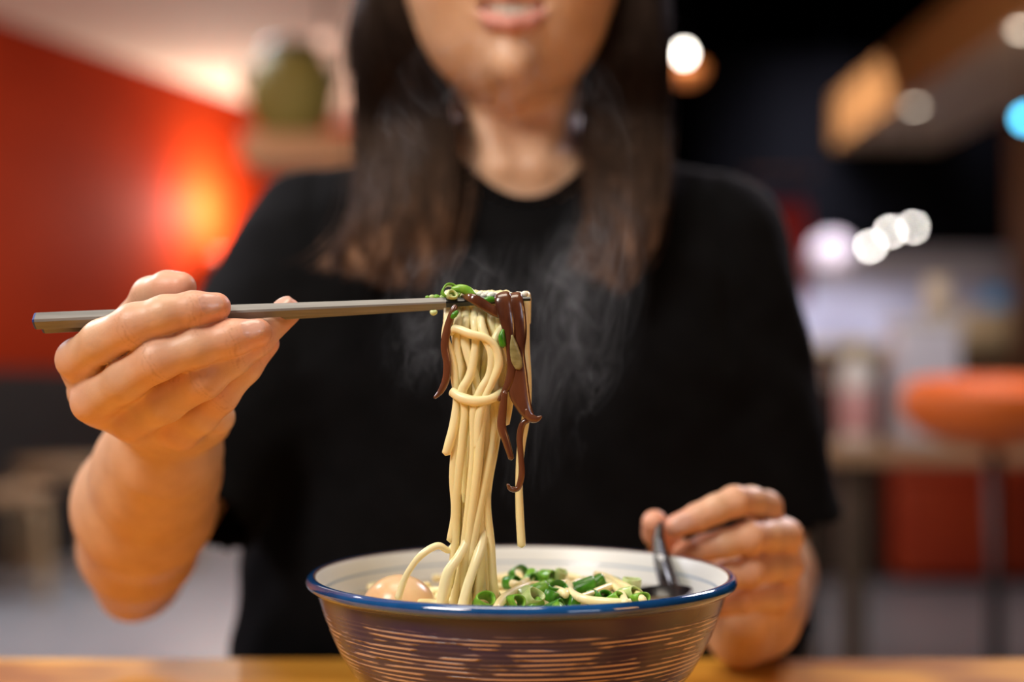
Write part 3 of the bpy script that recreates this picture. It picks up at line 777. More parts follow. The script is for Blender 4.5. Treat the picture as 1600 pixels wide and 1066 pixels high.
sp_ = [ # px, py, radius, height, material, rotation, label
 (872,925,.0044,.0070,on_d,(.45,.1,0),'largest dark green onion ring, standing upright at the bowl middle'),
 (812,898,.0048,.0055,on_d,(1.1,.5,.3),'dark green onion ring topping the pile left of centre'),
 (800,911,.0040,.0060,on_d,(1.4,.2,.9),'dark green onion ring just left of the arching noodle'),
 (856,903,.0038,.0090,on_m,(1.3,1.2,.3),'long green onion piece lying behind the upright ring'),
 (873,904,.0030,.0080,on_l,(.3,.4,.0),'pale green onion sliver behind the upright ring'),
 (757,940,.0045,.0060,on_m,(.9,.1,.4),'green onion ring nearest the foot of the noodle bundle'),
 (748,932,.0036,.0080,on_d,(.2,.7,.2),'green onion piece leaning on the foot of the noodle bundle'),
 (806,941,.0036,.0070,on_m,(1.2,.9,.2),'green onion piece under the left end of the arching noodle'),
 (830,936,.0046,.0075,on_l,(.9,.2,.7),'pale green onion ring at the front centre'),
 (842,923,.0034,.0085,on_m,(.3,1.2,.2),'green onion piece beneath the arching noodle'),
 (909,919,.0036,.0120,on_d,(.2,1.2,.1),'dark green onion piece under the right-hand noodle arch'),
 (928,916,.0034,.0100,on_d,(.1,1.0,.5),'dark green onion sliver right of the upright ring'),
 (986,914,.0044,.0055,on_l,(.1,.1,.2),'yellow green stalk slice standing near the spoon'),
 (984,931,.0042,.0090,on_l,(1.2,.8,.4),'pale green onion piece nearest the spoon'),
 (1000,936,.0034,.0070,on_m,(1.3,.3,.4),'green onion piece beside the spoon bowl'),
 (943,934,.0032,.0060,on_d,(1.0,.5,.1),'small dark green onion piece right of centre at the front rim'),
 (962,938,.0032,.0060,on_m,(.6,.9,.1),'small green onion piece between two noodles at the right'),
]
for i, (x, y, r, h, m, rot, lab) in enumerate(sp_): onion(P(x, y, BD(y)), r, h, m, rot, lab, sd=i)
for i in range(34):
    x = r_.uniform(742,1000); y = r_.uniform(902,946); D = BD(y)+r_.uniform(-.004,.012)
    c = P(x, y, D); c[2] = min(c[2], P(x, y, BD(y))[2])-r_.uniform(.0,.004)
    onion(c, r_.uniform(.0028,.0042), r_.uniform(.004,.009), [on_d,on_m,on_d,on_l][i % 4], (r_.uniform(0,1.5), r_.uniform(0,1.2), r_.uniform(0,3)), 'small chopped piece in the green onion pile in the bowl', sd=50+i)

# ================================================================== WOOD EAR MUSHROOM STRIPS
we = noisy('wood_ear', (.055,.016,.008), (.16,.055,.024), (90,90,30), rough=.22, spec=.55, bump=.3, bdist=.0006, Coat_Weight=.4)
GW = 'brown wood ear strips on the noodles'
def strip(l, w, lab, th=.0007, m=we, name='mushroom_strip', face=(0,-1,.1), group=GW, cat='mushroom'):
    pts = PP(l); s = .615/F
    o = part(name, tube(pts, [v*s*.5 for v in w], th, sides=12, n=7, face=face), m, loc=pts[0]); tag(o, lab, cat, group); return o
strip([(712,478,.6130),(708,487,.6125),(700,510,.6125),(695,540,.6125),(699,568,.6125),(697,592,.6125),(689,611,.6125),(679,622,.6125)], [8,11,12,13,13,12,10,5], 'thin curved brown strip hanging alone on the left', th=.0012)
strip([(722,463,.6205),(735,465,.6125),(750,473,.6115),(768,484,.6115),(783,490,.6115),(792,486,.6110)], [8,14,17,16,16,14], 'brown strip lying diagonally across the chopsticks')
strip([(783,460,.6215),(785,462,.6120),(789,485,.6095),(795,515,.6085),(798,550,.6085),(799,580,.6085),(792,605,.6085),(779,626,.6088)], [14,26,26,20,14,14,12,5], 'left one of the two broad brown strips, narrow and long', th=.0010)
strip([(801,461,.6225),(803,464,.6120),(807,490,.6100),(811,520,.6095),(810,550,.6095),(811,585,.609),(811,612,.6085),(819,636,.6080),(828,652,.6075)], [22,26,28,24,20,26,32,24,16], 'broadest brown strip folded over the chopstick tips', th=.0011)
strip([(822,640,.6068),(828,652,.6062),(838,655,.6062),(846,651,.6066)], [6,13,11,4], 'small curled brown tip at the bottom of the broad strip', th=.0013)
strip([(789,612,.6075),(785,645,.6082),(784,668,.6085),(791,690,.6085),(799,717,.6085)], [9,13,14,12,9], 'short brown strip dangling beside the noodle bundle', th=.0010)
strip([(830,655,.609),(817,662,.609),(812,685,.609),(814,715,.609),(815,742,.609),(809,763,.609),(798,764,.6085),(793,757,.608)], [8,10,10,9,10,9,8,4], 'thin brown strip with a hooked end, lowest of all', th=.0012)
olive = noisy('olive_leaf', (.20,.17,.06), (.34,.30,.13), (200,200,400), rough=.3)
strip([(800,524,.6078),(803,542,.6072),(807,562,.6072),(811,575,.6076)], [3,13,17,12], 'translucent olive sliver lying on the broad brown strip', th=.0006, m=olive, name='leek_sliver', group='', cat='leek')
strip([(747,905,.628),(752,916,.626),(757,928,.625)], [8,12,10], 'brown morsel at the foot of the noodle bundle in the bowl', th=.002, m=we)
# greens caught on the chopsticks
GC = 'green onion caught on the chopsticks'
def green(l, w, lab, th, m): return strip(l, w, lab, th=th, m=m, name='green_onion_piece', group=GC, cat='green onion')
onion(P(704,456,.6190), .0042, .0040, on_m, (1.35,.1,.2), 'curled green onion ring sitting on top of the chopsticks', GC, sd=90)
onion(P(706,462,.6160), .0024, .0040, on_l, (1.2,.4,.1), 'pale onion core just under the curled ring on the chopsticks', GC, sd=91)
green([(707,452,.619),(720,451,.618),(733,456,.6178),(742,462,.6175)], [9,14,15,7], 'bright light green onion piece along the chopstick top', .0017, on_m)
green([(757,468,.6140),(765,468,.6136),(774,468,.6140)], [6,11,6], 'dark green onion fleck between the mushroom strips', .0010, on_d)
green([(786,516,.6085),(784,527,.6078),(786,541,.6080)], [5,11,10], 'bright green onion piece hanging left of the broad mushroom strip', .0014, on_d)
green([(715,487,.6108),(710,492,.6104),(706,497,.6108)], [6,9,6], 'tiny green fleck where the thin mushroom strip leaves the chopstick', .0010, on_d)
green([(673,487,.6150),(677,489,.6146),(682,487,.6150)], [5,9,6], 'tiny pale green fleck under the chopstick, left of the noodles', .0010, on_l)
for i, x in enumerate((668,675,682,690,694)):
    o = part('green_onion_crumb', ball(P(x, 465-.5*(i % 2), .6185), .0011+.0003*(i % 3), 12, 8, sz=.8), on_l if i % 2 else on_m); tag(o, 'small green onion crumb on the chopstick left of the curled ring', 'green onion', 'green onion crumbs on the chopstick')
gar = mat('white_morsel', (.82,.80,.70), .3, Subsurface_Weight=.1)
for i in range(22):
    x = 744+i*3.6; 
    if 776 < x < 812 and i % 3: continue
    o = part('white_crumb', ball(P(x, 461.5+1.6*math.sin(i*2.3), .6205+.0012*math.sin(i*1.7)), .0013+.0004*abs(math.sin(i*1.1)), 12, 8, sz=.9), gar); tag(o, 'small glossy white crumb heaped along the chopstick tips', 'crumb', 'white crumbs on the chopstick tips')

# ================================================================== SPOON
spn_m = mat('black_spoon', (.010,.007,.009), .22, spec=.45, Coat_Weight=.1)
sp = thing('soup_spoon', 'black deep soup spoon leaning in the bowl, handle held by fingers', 'spoon', P(1042,930,.695))
def channel(pts, w, dp, up, n=8, m=7, th=.0016):
    """U shaped strip: path, half width, depth; up = open side"""
    X = catmull(np.c_[np.array(pts), np.array(w), np.array(dp)], n=n); c = X[:,:3]; T = np.gradient(c, axis=0); T /= np.linalg.norm(T, axis=1)[:,None]
    up = np.array(up, float); V = []; k = len(c); row = []
    for i in range(k):
        s = np.cross(T[i], up); s /= np.linalg.norm(s); nrm = np.cross(s, T[i])
        for lay in (0, 1):
            for j in range(m):
                a = math.pi*j/(m-1); w_ = X[i,3]-(th if lay else 0); d_ = X[i,4]-(th if lay else 0)
                V.append(c[i]-s*w_*math.cos(a) - nrm*d_*math.sin(a))
    Fs = []; W = 2*m
    for i in range(k-1):
        for j in range(m-1):
            a = i*W+j; Fs.append((a, a+1, a+W+1, a+W)); b = a+m; Fs.append((b, b+W, b+W+1, b+1))
        a = i*W; Fs.append((a, a+W, a+W+m, a+m)); a = i*W+m-1; Fs.append((a, a+m, a+W+m, a+W))
    for i in (0, k-1):
        for j in range(m-1): a = i*W+j; Fs.append((a, a+m, a+m+1, a+1))
    return np.array(V), Fs
hp = PP([(1028,818,.7445),(1026,842,.7365),(1029,868,.7265),(1036,895,.7150),(1043,918,.7020),(1046,930,.6930)])
part('handle', channel(hp, [.0026,.0042,.0055,.0062,.0066,.0068], [.003,.004,.005,.006,.0065,.007], (-.92,-.38,.2)), spn_m, sp)
sb = np.array(P(1022,934,.676))
V, Fs, _ = lathe((0,0,0), [(.00001,-.014),(.008,-.0125),(.014,-.009),(.0185,-.002),(.0200,.002),(.0188,.002),(.013,-.0075),(.007,-.0105),(.00001,-.012)], 40, ex=1.0, ey=.80)
ca_, sa_ = math.cos(.6), math.sin(.6); V = np.c_[V[:,0]*ca_-V[:,1]*sa_, V[:,0]*sa_+V[:,1]*ca_, V[:,2]+V[:,0]*.10]
part('spoon_bowl', (V+sb, Fs), spn_m, sp)
# ================================================================== ROOM
red_m = noisy('red_orange_paint', (.29,.020,.003), (.34,.026,.004), (2,2,2), rough=.7, spec=.05)
cream_m = noisy('cream_plaster', (.72,.56,.45), (.78,.60,.49), (1,1,1), rough=.8)
black_m = mat('black_paint', (.002,.002,.0025), 1, spec=0); floor_m = noisy('grey_tiles', (.27,.28,.31), (.34,.35,.38), (1.5,1.5,1.5), rough=.35)
dkw = noisy('dark_panel', (.010,.010,.010), (.016,.015,.015), (4,4,20), rough=.6)
def X(name, VF, m, **k): return struct(part(name, VF, m, **k))
X('floor', box((1.0,5.5,-.05), (12.5,16.5,.1)), floor_m, smooth=False)
# left wall runs from the viewer's left towards the corner behind the person
def wl(D): return -2.336+.3606*(D-6.49)
W0, W1 = 1.5, 9.185
wa = np.array((wl(W0), W0)); wb = np.array((wl(W1), W1)); wd = (wb-wa)/np.linalg.norm(wb-wa); wn = np.array((-wd[1], wd[0])); CEI = CZ+1.6
def wallbox(a, b, z0, z1, n0, n1):
    p = [a+wn*n0, b+wn*n0, b+wn*n1, a+wn*n1]; V = [(q[0], q[1], z) for z in (z0, z1) for q in p]
    return np.array(V), [(0,1,2,3),(7,6,5,4),(0,4,5,1),(1,5,6,2),(2,6,7,3),(3,7,4,0)]
X('wall_left', wallbox(wa, wb, 0, CEI+.1, 0, .12), red_m, smooth=False)
X('trim_1', wallbox(wa, wb, 0, CZ-.004, -.03, 0), dkw, smooth=False)
X('wall_back', box((-.5,W1+.06,1.9), (1.9,.12,3.8)), red_m, smooth=False)
# ceilings: low cream plaster on the left, high and black on the right
V = [(wl(1.5)-.4,1.5),(.30,1.5),(.30,W1+.12),(wl(W1)-.4,W1+.12)]
cv = np.array([(a, b, z) for z in (CEI, CEI+.12) for a, b in V]); X('ceiling', (cv, [(3,2,1,0),(4,5,6,7),(0,1,5,4),(1,2,6,5),(2,3,7,6),(3,0,4,7)]), cream_m, smooth=False)
X('ceiling_right', box((4.0,5.5,3.95), (7.6,16.5,.1)), black_m, smooth=False)
X('trim_2', box((.36,5.4,3.2), (.10,7.9,1.5)), black_m, smooth=False)
X('wall_right', box((7.0,5.5,1.95), (.12,16.5,3.9)), black_m, smooth=False)
X('wall_far', box((3.2,13.4,1.95), (7.8,.12,3.9)), black_m, smooth=False)

# kitchen pass in the far right: pale lit wall below a black bulkhead
pale = noisy('pale_lilac_wall', (.36,.35,.44), (.44,.43,.52), (.8,.8,.8), rough=.6)
X('wall_kitchen', box((3.1,10.2,.95), (3.6,.12,1.66)), pale, smooth=False)
X('trim_3', box((2.95,9.95,2.45), (3.4,.6,1.28)), black_m, smooth=False)
brn = noisy('brown_post', (.10,.04,.018), (.14,.06,.025), (6,6,1), rough=.5)
c = P(1592,365,8.6); pst = part('wooden_post', box((c[0]+.1,8.6,1.4), (.26,.2,2.8), .01), brn); tag(pst, 'brown wooden post at the right edge, beyond the lilac wall', 'post')
cnt_m = noisy('dark_counter', (.035,.018,.012), (.07,.035,.022), (6,6,2), rough=.5)
kc = thing('kitchen_counter', 'dark brown counter with a beige top in front of the lilac wall', 'counter', (2.9,9.3,0))
part('counter_body', box((2.9,9.3,.52), (2.9,.6,1.04), .01), cnt_m, kc)
for k in range(4): part('counter_panel', box((1.85+k*.70,8.99,.52), (.62,.03,.85), .01), brn, kc)
part('counter_top', box((2.9,9.28,1.07), (3.0,.72,.06), .01), noisy('beige_laminate', (.50,.42,.28), (.58,.48,.33), (4,4,4), rough=.4), kc)
beige = mat('beige_carton', (.62,.50,.32), .6)
c = P(1548,522,8.9); o = part('carton_box', box((c[0],8.95,1.10+.10), (.42,.25,.20), .01), beige); tag(o, 'long beige carton on the far counter at the right edge', 'box')
c = P(1575,470,9.1); o = part('blue_tub', lathe((c[0],9.2,1.10), [(0.0001,0),(.10,0),(.13,.30),(.11,.34),(.0001,.35)], 32), mat('sky_blue_plastic', (.03,.26,.55), .4)); tag(o, 'sky blue tub at the far right behind the beige carton', 'tub')
c = P(1290,405,9.6); o = part('paper_lantern', ball((c[0],9.4,c[2]), .15, 32, 20), noisy('lantern_paper', (.30,.25,.26), (.36,.30,.31), (5,5,5), rough=.8)); tag(o, 'pale pink paper lantern before the left end of the lilac wall', 'lantern')
part('cord', tube([(c[0],9.4,c[2]+.14),(c[0],9.4,3.9)], .006, smooth=False), black_m, o)
# red banner with a blue band on top
c0 = P(1180,480,8.2); c1 = P(1262,318,8.2)
bn = thing('hanging_banner', 'dark red banner with a blue top hanging beside the right shoulder', 'banner', ((c0[0]+c1[0])/2,8.2,c0[2]))
def cloth(x0, x1, z0, z1, y): 
    V = []; n = 24
    for s in (0, .006):
        for j in (0, 1):
            for i in range(n+1):
                V.append((x0+(x1-x0)*i/n, y+s+.012*math.sin(i*.9), (z0, z1)[j]))
    m = n+1; Fs = []
    for i in range(n):
        Fs += [(i, i+1, m+i+1, m+i), (2*m+i, 3*m+i, 3*m+i+1, 2*m+i+1), (i, 2*m+i, 2*m+i+1, i+1), (m+i, m+i+1, 3*m+i+1, 3*m+i)]
    Fs += [(0, m, 3*m, 2*m), (n, 2*m+n, 3*m+n, m+n)]
    return np.array(V), Fs
part('red_cloth', cloth(c0[0], c1[0], c0[2], c1[2], 8.2), mat('banner_red', (.30,.012,.012), .8), bn)
part('blue_band', cloth(c0[0], c1[0], c1[2], c1[2]+.16, 8.2), mat('banner_blue', (.008,.02,.06), .8), bn)
part('hanging_rod', tube([(c0[0]-.05,8.2,c1[2]+.17),(c1[0]+.05,8.2,c1[2]+.17)], .012, smooth=False), brn, bn)
for xx in (c0[0], c1[0]): part('hanging_cord', tube([(xx,8.2,c1[2]+.17),(xx,8.2,3.9)], .004, smooth=False), black_m, bn)
# stand for the banner's left end behind the person

# wooden boxed beam with downlights, running away from the viewer
bm_side = noisy('beam_wood', (.28,.11,.028), (.36,.16,.045), (3,.6,8), rough=.45)
bm_und = noisy('beam_soffit', (.30,.22,.17), (.36,.27,.21), (3,.8,3), rough=.5)
BZ = CZ+1.5; xe = lambda px, D: (px-800)/F*D
Db = 11.0; xl = xe(1240, Db); xr = xe(1385, Db)
bt = thing('boxed_beam', 'long orange brown wooden beam box under the black ceiling', 'beam', (xl,Db,BZ))
part('side_board', box((xl+.012,(Db+3)/2,BZ+.17), (.024,Db-3,.34)), bm_side, bt, smooth=False)
part('side_board', box((xr-.012,(Db+3)/2,BZ+.17), (.024,Db-3,.34)), bm_side, bt, smooth=False)
part('soffit_board', box(((xl+xr)/2,(Db+3)/2,BZ+.006), (xr-xl-.05,Db-3,.012)), bm_und, bt, smooth=False)
part('end_board', box(((xl+xr)/2,Db-.012,BZ+.17), (xr-xl-.05,.024,.34)), bm_side, bt, smooth=False)
for yy in (4.5, 7.5, 10.5):
    part('hanger', tube([((xl+xr)/2,yy,BZ+.1),((xl+xr)/2,yy,3.9)], .015, smooth=False), black_m, bt)
for px, py, s, lab in ((1305,239,5.0,'warm white downlight in the beam, nearest its far end'), (1431,162,9.0,'warm white downlight in the middle of the wooden beam'), (1601,40,9.0,'warm white downlight at the top right corner of the photo')):
    D = 1.5*F/(576-py); x = xe(px, D); z = BZ-.012
    t = thing('downlight', lab, 'ceiling light', (x,D,z), 'downlights in the wooden beam')
    part('trim_ring', lathe((x,D,BZ-.014), [(.040,0),(.055,0),(.058,.008),(.058,.014),(.036,.014),(.036,.004)], 32), mat('white_trim', (.6,.55,.5), .4), t)
    part('lamp_lens', lathe((x,D,BZ-.010), [(.0001,-.012),(.022,-.008),(.036,.004)], 24), emit('downlight_lens', (1,.84,.66), s), t)

# pendants
bulb_m = emit('white_bulb', (1,.95,.88), 50)
def pendant(px, py, D, lab, r=.008, top=3.9, shade=None, grp='bare bulb pendants over the far counter', st=bulb_m):
    c = P(px, py, D); t = thing('pendant_lamp', lab, 'pendant lamp', c, grp)
    part('bulb', ball(c, r, 20, 12, sz=1.25), st, t)
    part('socket', lathe(c+(0,0,r*1.1), [(.0001,0),(.012,0),(.013,.04),(.004,.05),(.0001,.05)], 16), black_m, t)
    part('cord', tube([c+(0,0,r+.04),(c[0],c[1],top)], .003, smooth=False), black_m, t)
    return t, c
pendant(1360,385,5.0, 'bare bulb pendant, lowest and leftmost of the three in a row')
pendant(1391,362,5.4, 'bare bulb pendant in the middle of the three in a row')
pendant(1427,355,5.8, 'bare bulb pendant, rightmost of the three in a row')
t, c = pendant(1069,84,3.6, 'large bright pendant lamp with amber shade beside the hair', r=.014, grp='', st=emit('bright_bulb', (1,.93,.82), 22))
amber = emit('amber_glass', (.80,.25,.06), .32)
part('shade', lathe(c+(.016,.07,-.062), [(.0001,0),(.024,.004),(.042,.022),(.048,.046),(.045,.046),(.039,.024),(.022,.008),(.0001,.004)], 36), amber, t)
part('shade_arm', tube([c+(.016,.115,-.02),c+(.016,.115,.06),c+(0,.0,.06)], .003, smooth=False), black_m, t)
c = P(1603,185,6.0); o = part('cyan_sign_lamp', ball(c, .030, 20, 12), emit('cyan_glow', (.10,.62,1), 9)); tag(o, 'small cyan lamp cut by the right edge of the photo', 'lamp'); o.name = 'cyan_lamp'
part('cord', tube([c+(0,0,.03),(c[0],c[1],3.9)], .003, smooth=False), black_m, o)
# faint pendant before the cream ceiling on the left
c = P(506,63,3.4); t = thing('globe_pendant', 'small dim glass globe pendant above the olive jar', 'pendant lamp', c)
part('globe', ball(c, .018, 20, 12), emit('dim_globe', (1,.66,.5), .8), t)
part('cord', tube([c+(0,0,.018),(c[0],c[1],CEI)], .006, smooth=False), noisy('brown_cord', (.10,.06,.045), (.14,.08,.06), rough=.7), t)

# shelf with the big olive jar
shw = noisy('pale_shelf_wood', (.50,.27,.13), (.60,.34,.18), (2,12,12), rough=.5)
SD = 4.5; sl = P(382,213,SD); sr = P(700,213,SD); stp = sl[2]
sf = thing('display_shelf', 'thick pale wooden shelf holding the olive jar behind the person', 'shelf', ((sl[0]+sr[0])/2,SD,0))
part('shelf_board', box(((sl[0]+sr[0])/2,SD+.10,stp-.045), (sr[0]-sl[0],.34,.09), .006), shw, sf)
part('post', box((sr[0]-.10,SD+.10,(stp-.09)/2), (.10,.10,stp-.09), .004), shw, sf)
part('post', box((sr[0]-.35,SD+.10,(stp-.09)/2), (.06,.10,stp-.09), .004), shw, sf)
jc = P(456,200,SD); jc[2] = stp; jr = .138
jar = thing('ceramic_jar', 'big round olive green jar with dark lid on the shelf', 'jar', jc)
jm = noisy('olive_glaze', (.16,.14,.025), (.26,.22,.045), (6,6,3), rough=.6)
part('jar_body', lathe(jc, [(.0001,0),(.085,0),(.105,.02),(.135,.08),(.143,.14),(.134,.20),(.110,.245),(.090,.26),(.0001,.26)], 48), jm, jar)
part('lid', lathe(jc+(0,0,.258), [(.0001,0),(.096,0),(.100,.012),(.092,.030),(.05,.042),(.0001,.044)], 40), mat('dark_lid', (.03,.028,.018), .3), jar)
for s in (-1, 1): part('handle', tube([jc+(s*.130,-.03,.19),jc+(s*.158,-.03,.21),jc+(s*.150,-.03,.16),jc+(s*.141,-.03,.13)], .010), mat('dark_lid', (.05,.05,.06), .3), jar)

# wall sconce washing the red wall
D0 = 8.1; sc_xy = np.array((wl(D0), D0)); sp0 = P(292,412,D0)
wn3 = np.array((-wn[0], -wn[1], 0))
s0 = np.array((sc_xy[0], sc_xy[1], sp0[2]))+wn3*.09
t = thing('wall_sconce', 'dark uplight sconce glowing on the red wall', 'wall lamp', s0)
part('bracket', tube([s0+wn3*-.09, s0], .02, smooth=False), dkw, t)
part('lamp_cup', lathe(s0, [(.0001,-.04),(.04,-.04),(.07,.0),(.075,.05),(.070,.05),(.062,.0),(.0001,-.02)], 32), noisy('rust_metal', (.10,.015,.006), (.14,.02,.008), rough=.5), t)
part('bulb', ball(s0+(0,0,.02), .022, 20, 12), emit('sconce_bulb', (1,.6,.35), 2.), t)

# stools against the left wall
stw = noisy('bent_beech', (.36,.24,.13), (.46,.31,.17), (5,5,5), rough=.45); seatw = noisy('stool_seat', (.24,.14,.07), (.30,.18,.09), (5,20,5), rough=.5)
def stool(x, y, hgt, lab, rot=0., r=.19):
    t = thing('bentwood_stool', lab, 'stool', (x,y,0), 'bentwood stools'); b = np.array((x,y,0))
    part('seat', lathe(b, [(.0001,hgt-.045),(r-.004,hgt-.045),(r,hgt-.040),(r,hgt-.005),(r-.005,hgt),(.0001,hgt)], 48), seatw, t)
    for k in range(4):
        a = rot+math.pi/4+k*math.pi/2; u = np.array((math.cos(a), math.sin(a), 0))
        pts = [b+u*r*.45+(0,0,hgt-.058), b+u*r*.80+(0,0,hgt-.060), b+u*(r+.0)+(0,0,hgt-.085), b+u*(r+.012)+(0,0,hgt-.14), b+u*(r+.02)+(0,0,hgt*.45), b+u*(r+.03)+(0,0,.012)]
        part('leg', tube(pts, .028, .014, sides=10, face=tuple(u+np.array((0,0,.01)))), stw, t)
    return t
c = P(14,0,5.75); stool(c[0], 5.75, .445, 'bentwood stool in front, cut by the left edge of the photo', .35)
c = P(100,0,6.25); stool(c[0], 6.25, .52, 'taller bentwood stool standing behind the front one on the left', .1, .20)
c = P(238,0,6.6); stool(c[0], 6.6, .50, 'bentwood stool partly behind the raised forearm', .6, .19)
stool(0.0, 1.05, .455, 'bentwood stool the person sits on', .4, .18)

# table on the right with bottles, dispenser and orange chair
T2 = 3.25; tz = TABLE
tx0 = xe(1282, T2)
wt = noisy('dull_oak', (.34,.20,.10), (.42,.26,.14), (3,14,14), rough=.4)
t2 = thing('side_table', 'dull oak table behind the right elbow holding bottles', 'table', (tx0+.5,T2+.3,0))
part('tabletop', box((tx0+.53,T2+.28,tz-.018), (1.1,.62,.036), .004), wt, t2)
dleg = noisy('dark_oak_leg', (.055,.035,.018), (.08,.05,.03), rough=.5)
for xx in (.06, .99):
    for yy in (.03, .53): part('leg', box((tx0+xx+.02,T2+yy+.01,(tz-.036)/2), (.05,.05,tz-.036), .004), dleg, t2)
def bottle(px, D, h, r, body, capm, lab, label_m=None):
    c = P(px, 0, D); c[2] = tz; t = thing('sauce_bottle', lab, 'bottle', c, 'bottles on the side table')
    part('bottle_body', lathe(c, [(.0001,0),(r*.94,0),(r,.006),(r,h*.62),(r*.92,h*.70),(r*.5,h*.82),(r*.42,h*.86),(.0001,h*.86)], 32), body, t)
    part('cap', lathe(c+(0,0,h*.84), [(.0001,0),(r*.55,0),(r*.58,h*.13),(r*.48,h*.16),(.0001,h*.16)], 24), capm, t)
    if label_m: part('paper_label', lathe(c, [(r+.0006,h*.12),(r+.0012,h*.13),(r+.0012,h*.52),(r+.0006,h*.53)], 32), label_m, t)
    return t
white_p = mat('milky_plastic', (.72,.69,.64), .35); yel = mat('mustard_cap', (.55,.42,.10), .4); redl = noisy('pink_red_label', (.52,.16,.15), (.66,.42,.40), (60,60,9), rough=.6)
dbot = mat('dark_brown_glass', (.035,.012,.006), .12)
bottle(1336, T2+.10, .25, .040, white_p, yel, 'white squeeze bottle with pink red label and yellow cap', redl)
bottle(1282, T2+.22, .20, .036, dbot, mat('brown_cap', (.10,.04,.02), .4), 'dark brown glass bottle nearest the black sleeve')
bottle(1376, T2+.34, .22, .036, dbot, mat('tan_cap', (.40,.28,.10), .4), 'dark brown bottle between the squeeze bottle and the white dispenser')
c = P(1440, 0, T2+.2); c[2] = tz
ds = thing('napkin_dispenser', 'tall whitish upright dispenser in the middle of the side table', 'dispenser', c)
part('casing', box(c+(0,0,.14), (.15,.11,.28), .012), noisy('off_white_plastic', (.62,.61,.68), (.74,.73,.80), (9,9,4), rough=.35), ds)
part('front_panel', box(c+(.015,-.058,.09), (.10,.008,.13), .003), mat('lilac_grey_panel', (.36,.29,.31), .4), ds)
part('top_tray', box(c+(0,0,.29), (.165,.12,.02), .006), white_p, ds)
cn = thing('cone_cup', 'cream coloured upright card cone standing on top of the white dispenser', 'cup', c+(.035,0,.30))
part('cup_body', lathe(c+(.035,0,.30), [(.0001,0),(.040,0),(.030,.10),(.028,.10),(.034,.004),(.0001,.004)], 28, ex=.9), mat('cream_card', (.62,.52,.38), .6), cn)
c = P(1412, 0, T2+.42); c[2] = tz
yb = part('yellow_box', box(c+(0,0,.13), (.06,.05,.26), .004), mat('dull_yellow_card', (.50,.42,.18), .6)); tag(yb, 'slim dull yellow carton behind the white dispenser', 'box')

# orange tub bar stool, right of the table
orange = mat('orange_plastic', (.85,.16,.012), .5)
oc = np.array((xe(1535, 2.55), 2.55, 0))
oo = thing('tub_bar_stool', 'orange tub shaped bar stool at the right edge beside the table', 'bar stool', oc)
def shell(p):
    q = p-oc
    a = ell(q, (.02,0,.868), (.165,.15,.084)); return smax(a, -ell(q, (.02,-.015,.935), (.140,.125,.085)), .02)
V, Q = surfnet(shell, oc+(-.18,-.2,.74), oc+(.22,.2,.99), .007); part('seat_shell', (relax(V, Q, 2), Q), orange, oo)
chd = mat('dark_steel', (.03,.028,.028), .35, metal=.6)
part('pole', tube([oc+(.02,0,.02), oc+(.02,0,.80)], .013, sides=20, smooth=False), chd, oo)
part('foot_ring', tube([oc+(.02+.13*math.cos(a), .13*math.sin(a), .30) for a in np.linspace(0, 2*math.pi, 25)], .009, n=2), chd, oo)
for a in (0.5, 2.6, 4.7): part('ring_spoke', tube([oc+(.02,0,.30), oc+(.02+.13*math.cos(a), .13*math.sin(a), .30)], .006, smooth=False), chd, oo)
part('base_plate', lathe(oc+(.02,0,0), [(.0001,0),(.20,0),(.20,.008),(.10,.018),(.025,.03),(.0001,.03)], 40), chd, oo)

# dark cabinet beside the red bench
cbx = xe(1225, 6.2)
cb = thing('low_cabinet', 'low dark brown cabinet left of the red bench', 'cabinet', (cbx+.24,6.4,0))
part('cabinet_body', box((cbx+.20,6.4,.42), (.40,.42,.80), .01), noisy('umber_wood', (.030,.016,.009), (.055,.030,.016), (5,5,2), rough=.6), cb)
for k in (0,1): part('door', box((cbx+.10+.20*k,6.18,.42), (.185,.02,.72), .006), noisy('umber_door', (.036,.020,.011), (.06,.033,.018), (5,5,2), rough=.6), cb)
# red box bench behind the table
rb1 = noisy('red_vinyl', (.40,.035,.006), (.46,.05,.008), (3,3,3), rough=.45)
bx = xe(1402, 6.1)
be = thing('box_bench', 'red vinyl box bench beyond the side table', 'bench', (bx+.7,6.4,0))
part('bench_base', box((bx+.26,6.35,.245), (.52,.5,.41), .015), rb1, be); part('bench_base', box((bx+.95,6.42,.245), (.84,.5,.41), .015), rb1, be)
part('seat_pad', box((bx+.70,6.40,.485), (1.42,.60,.07), .02), rb1, be); part('plinth', box((bx+.70,6.42,.02), (1.30,.40,.04)), black_m, be)

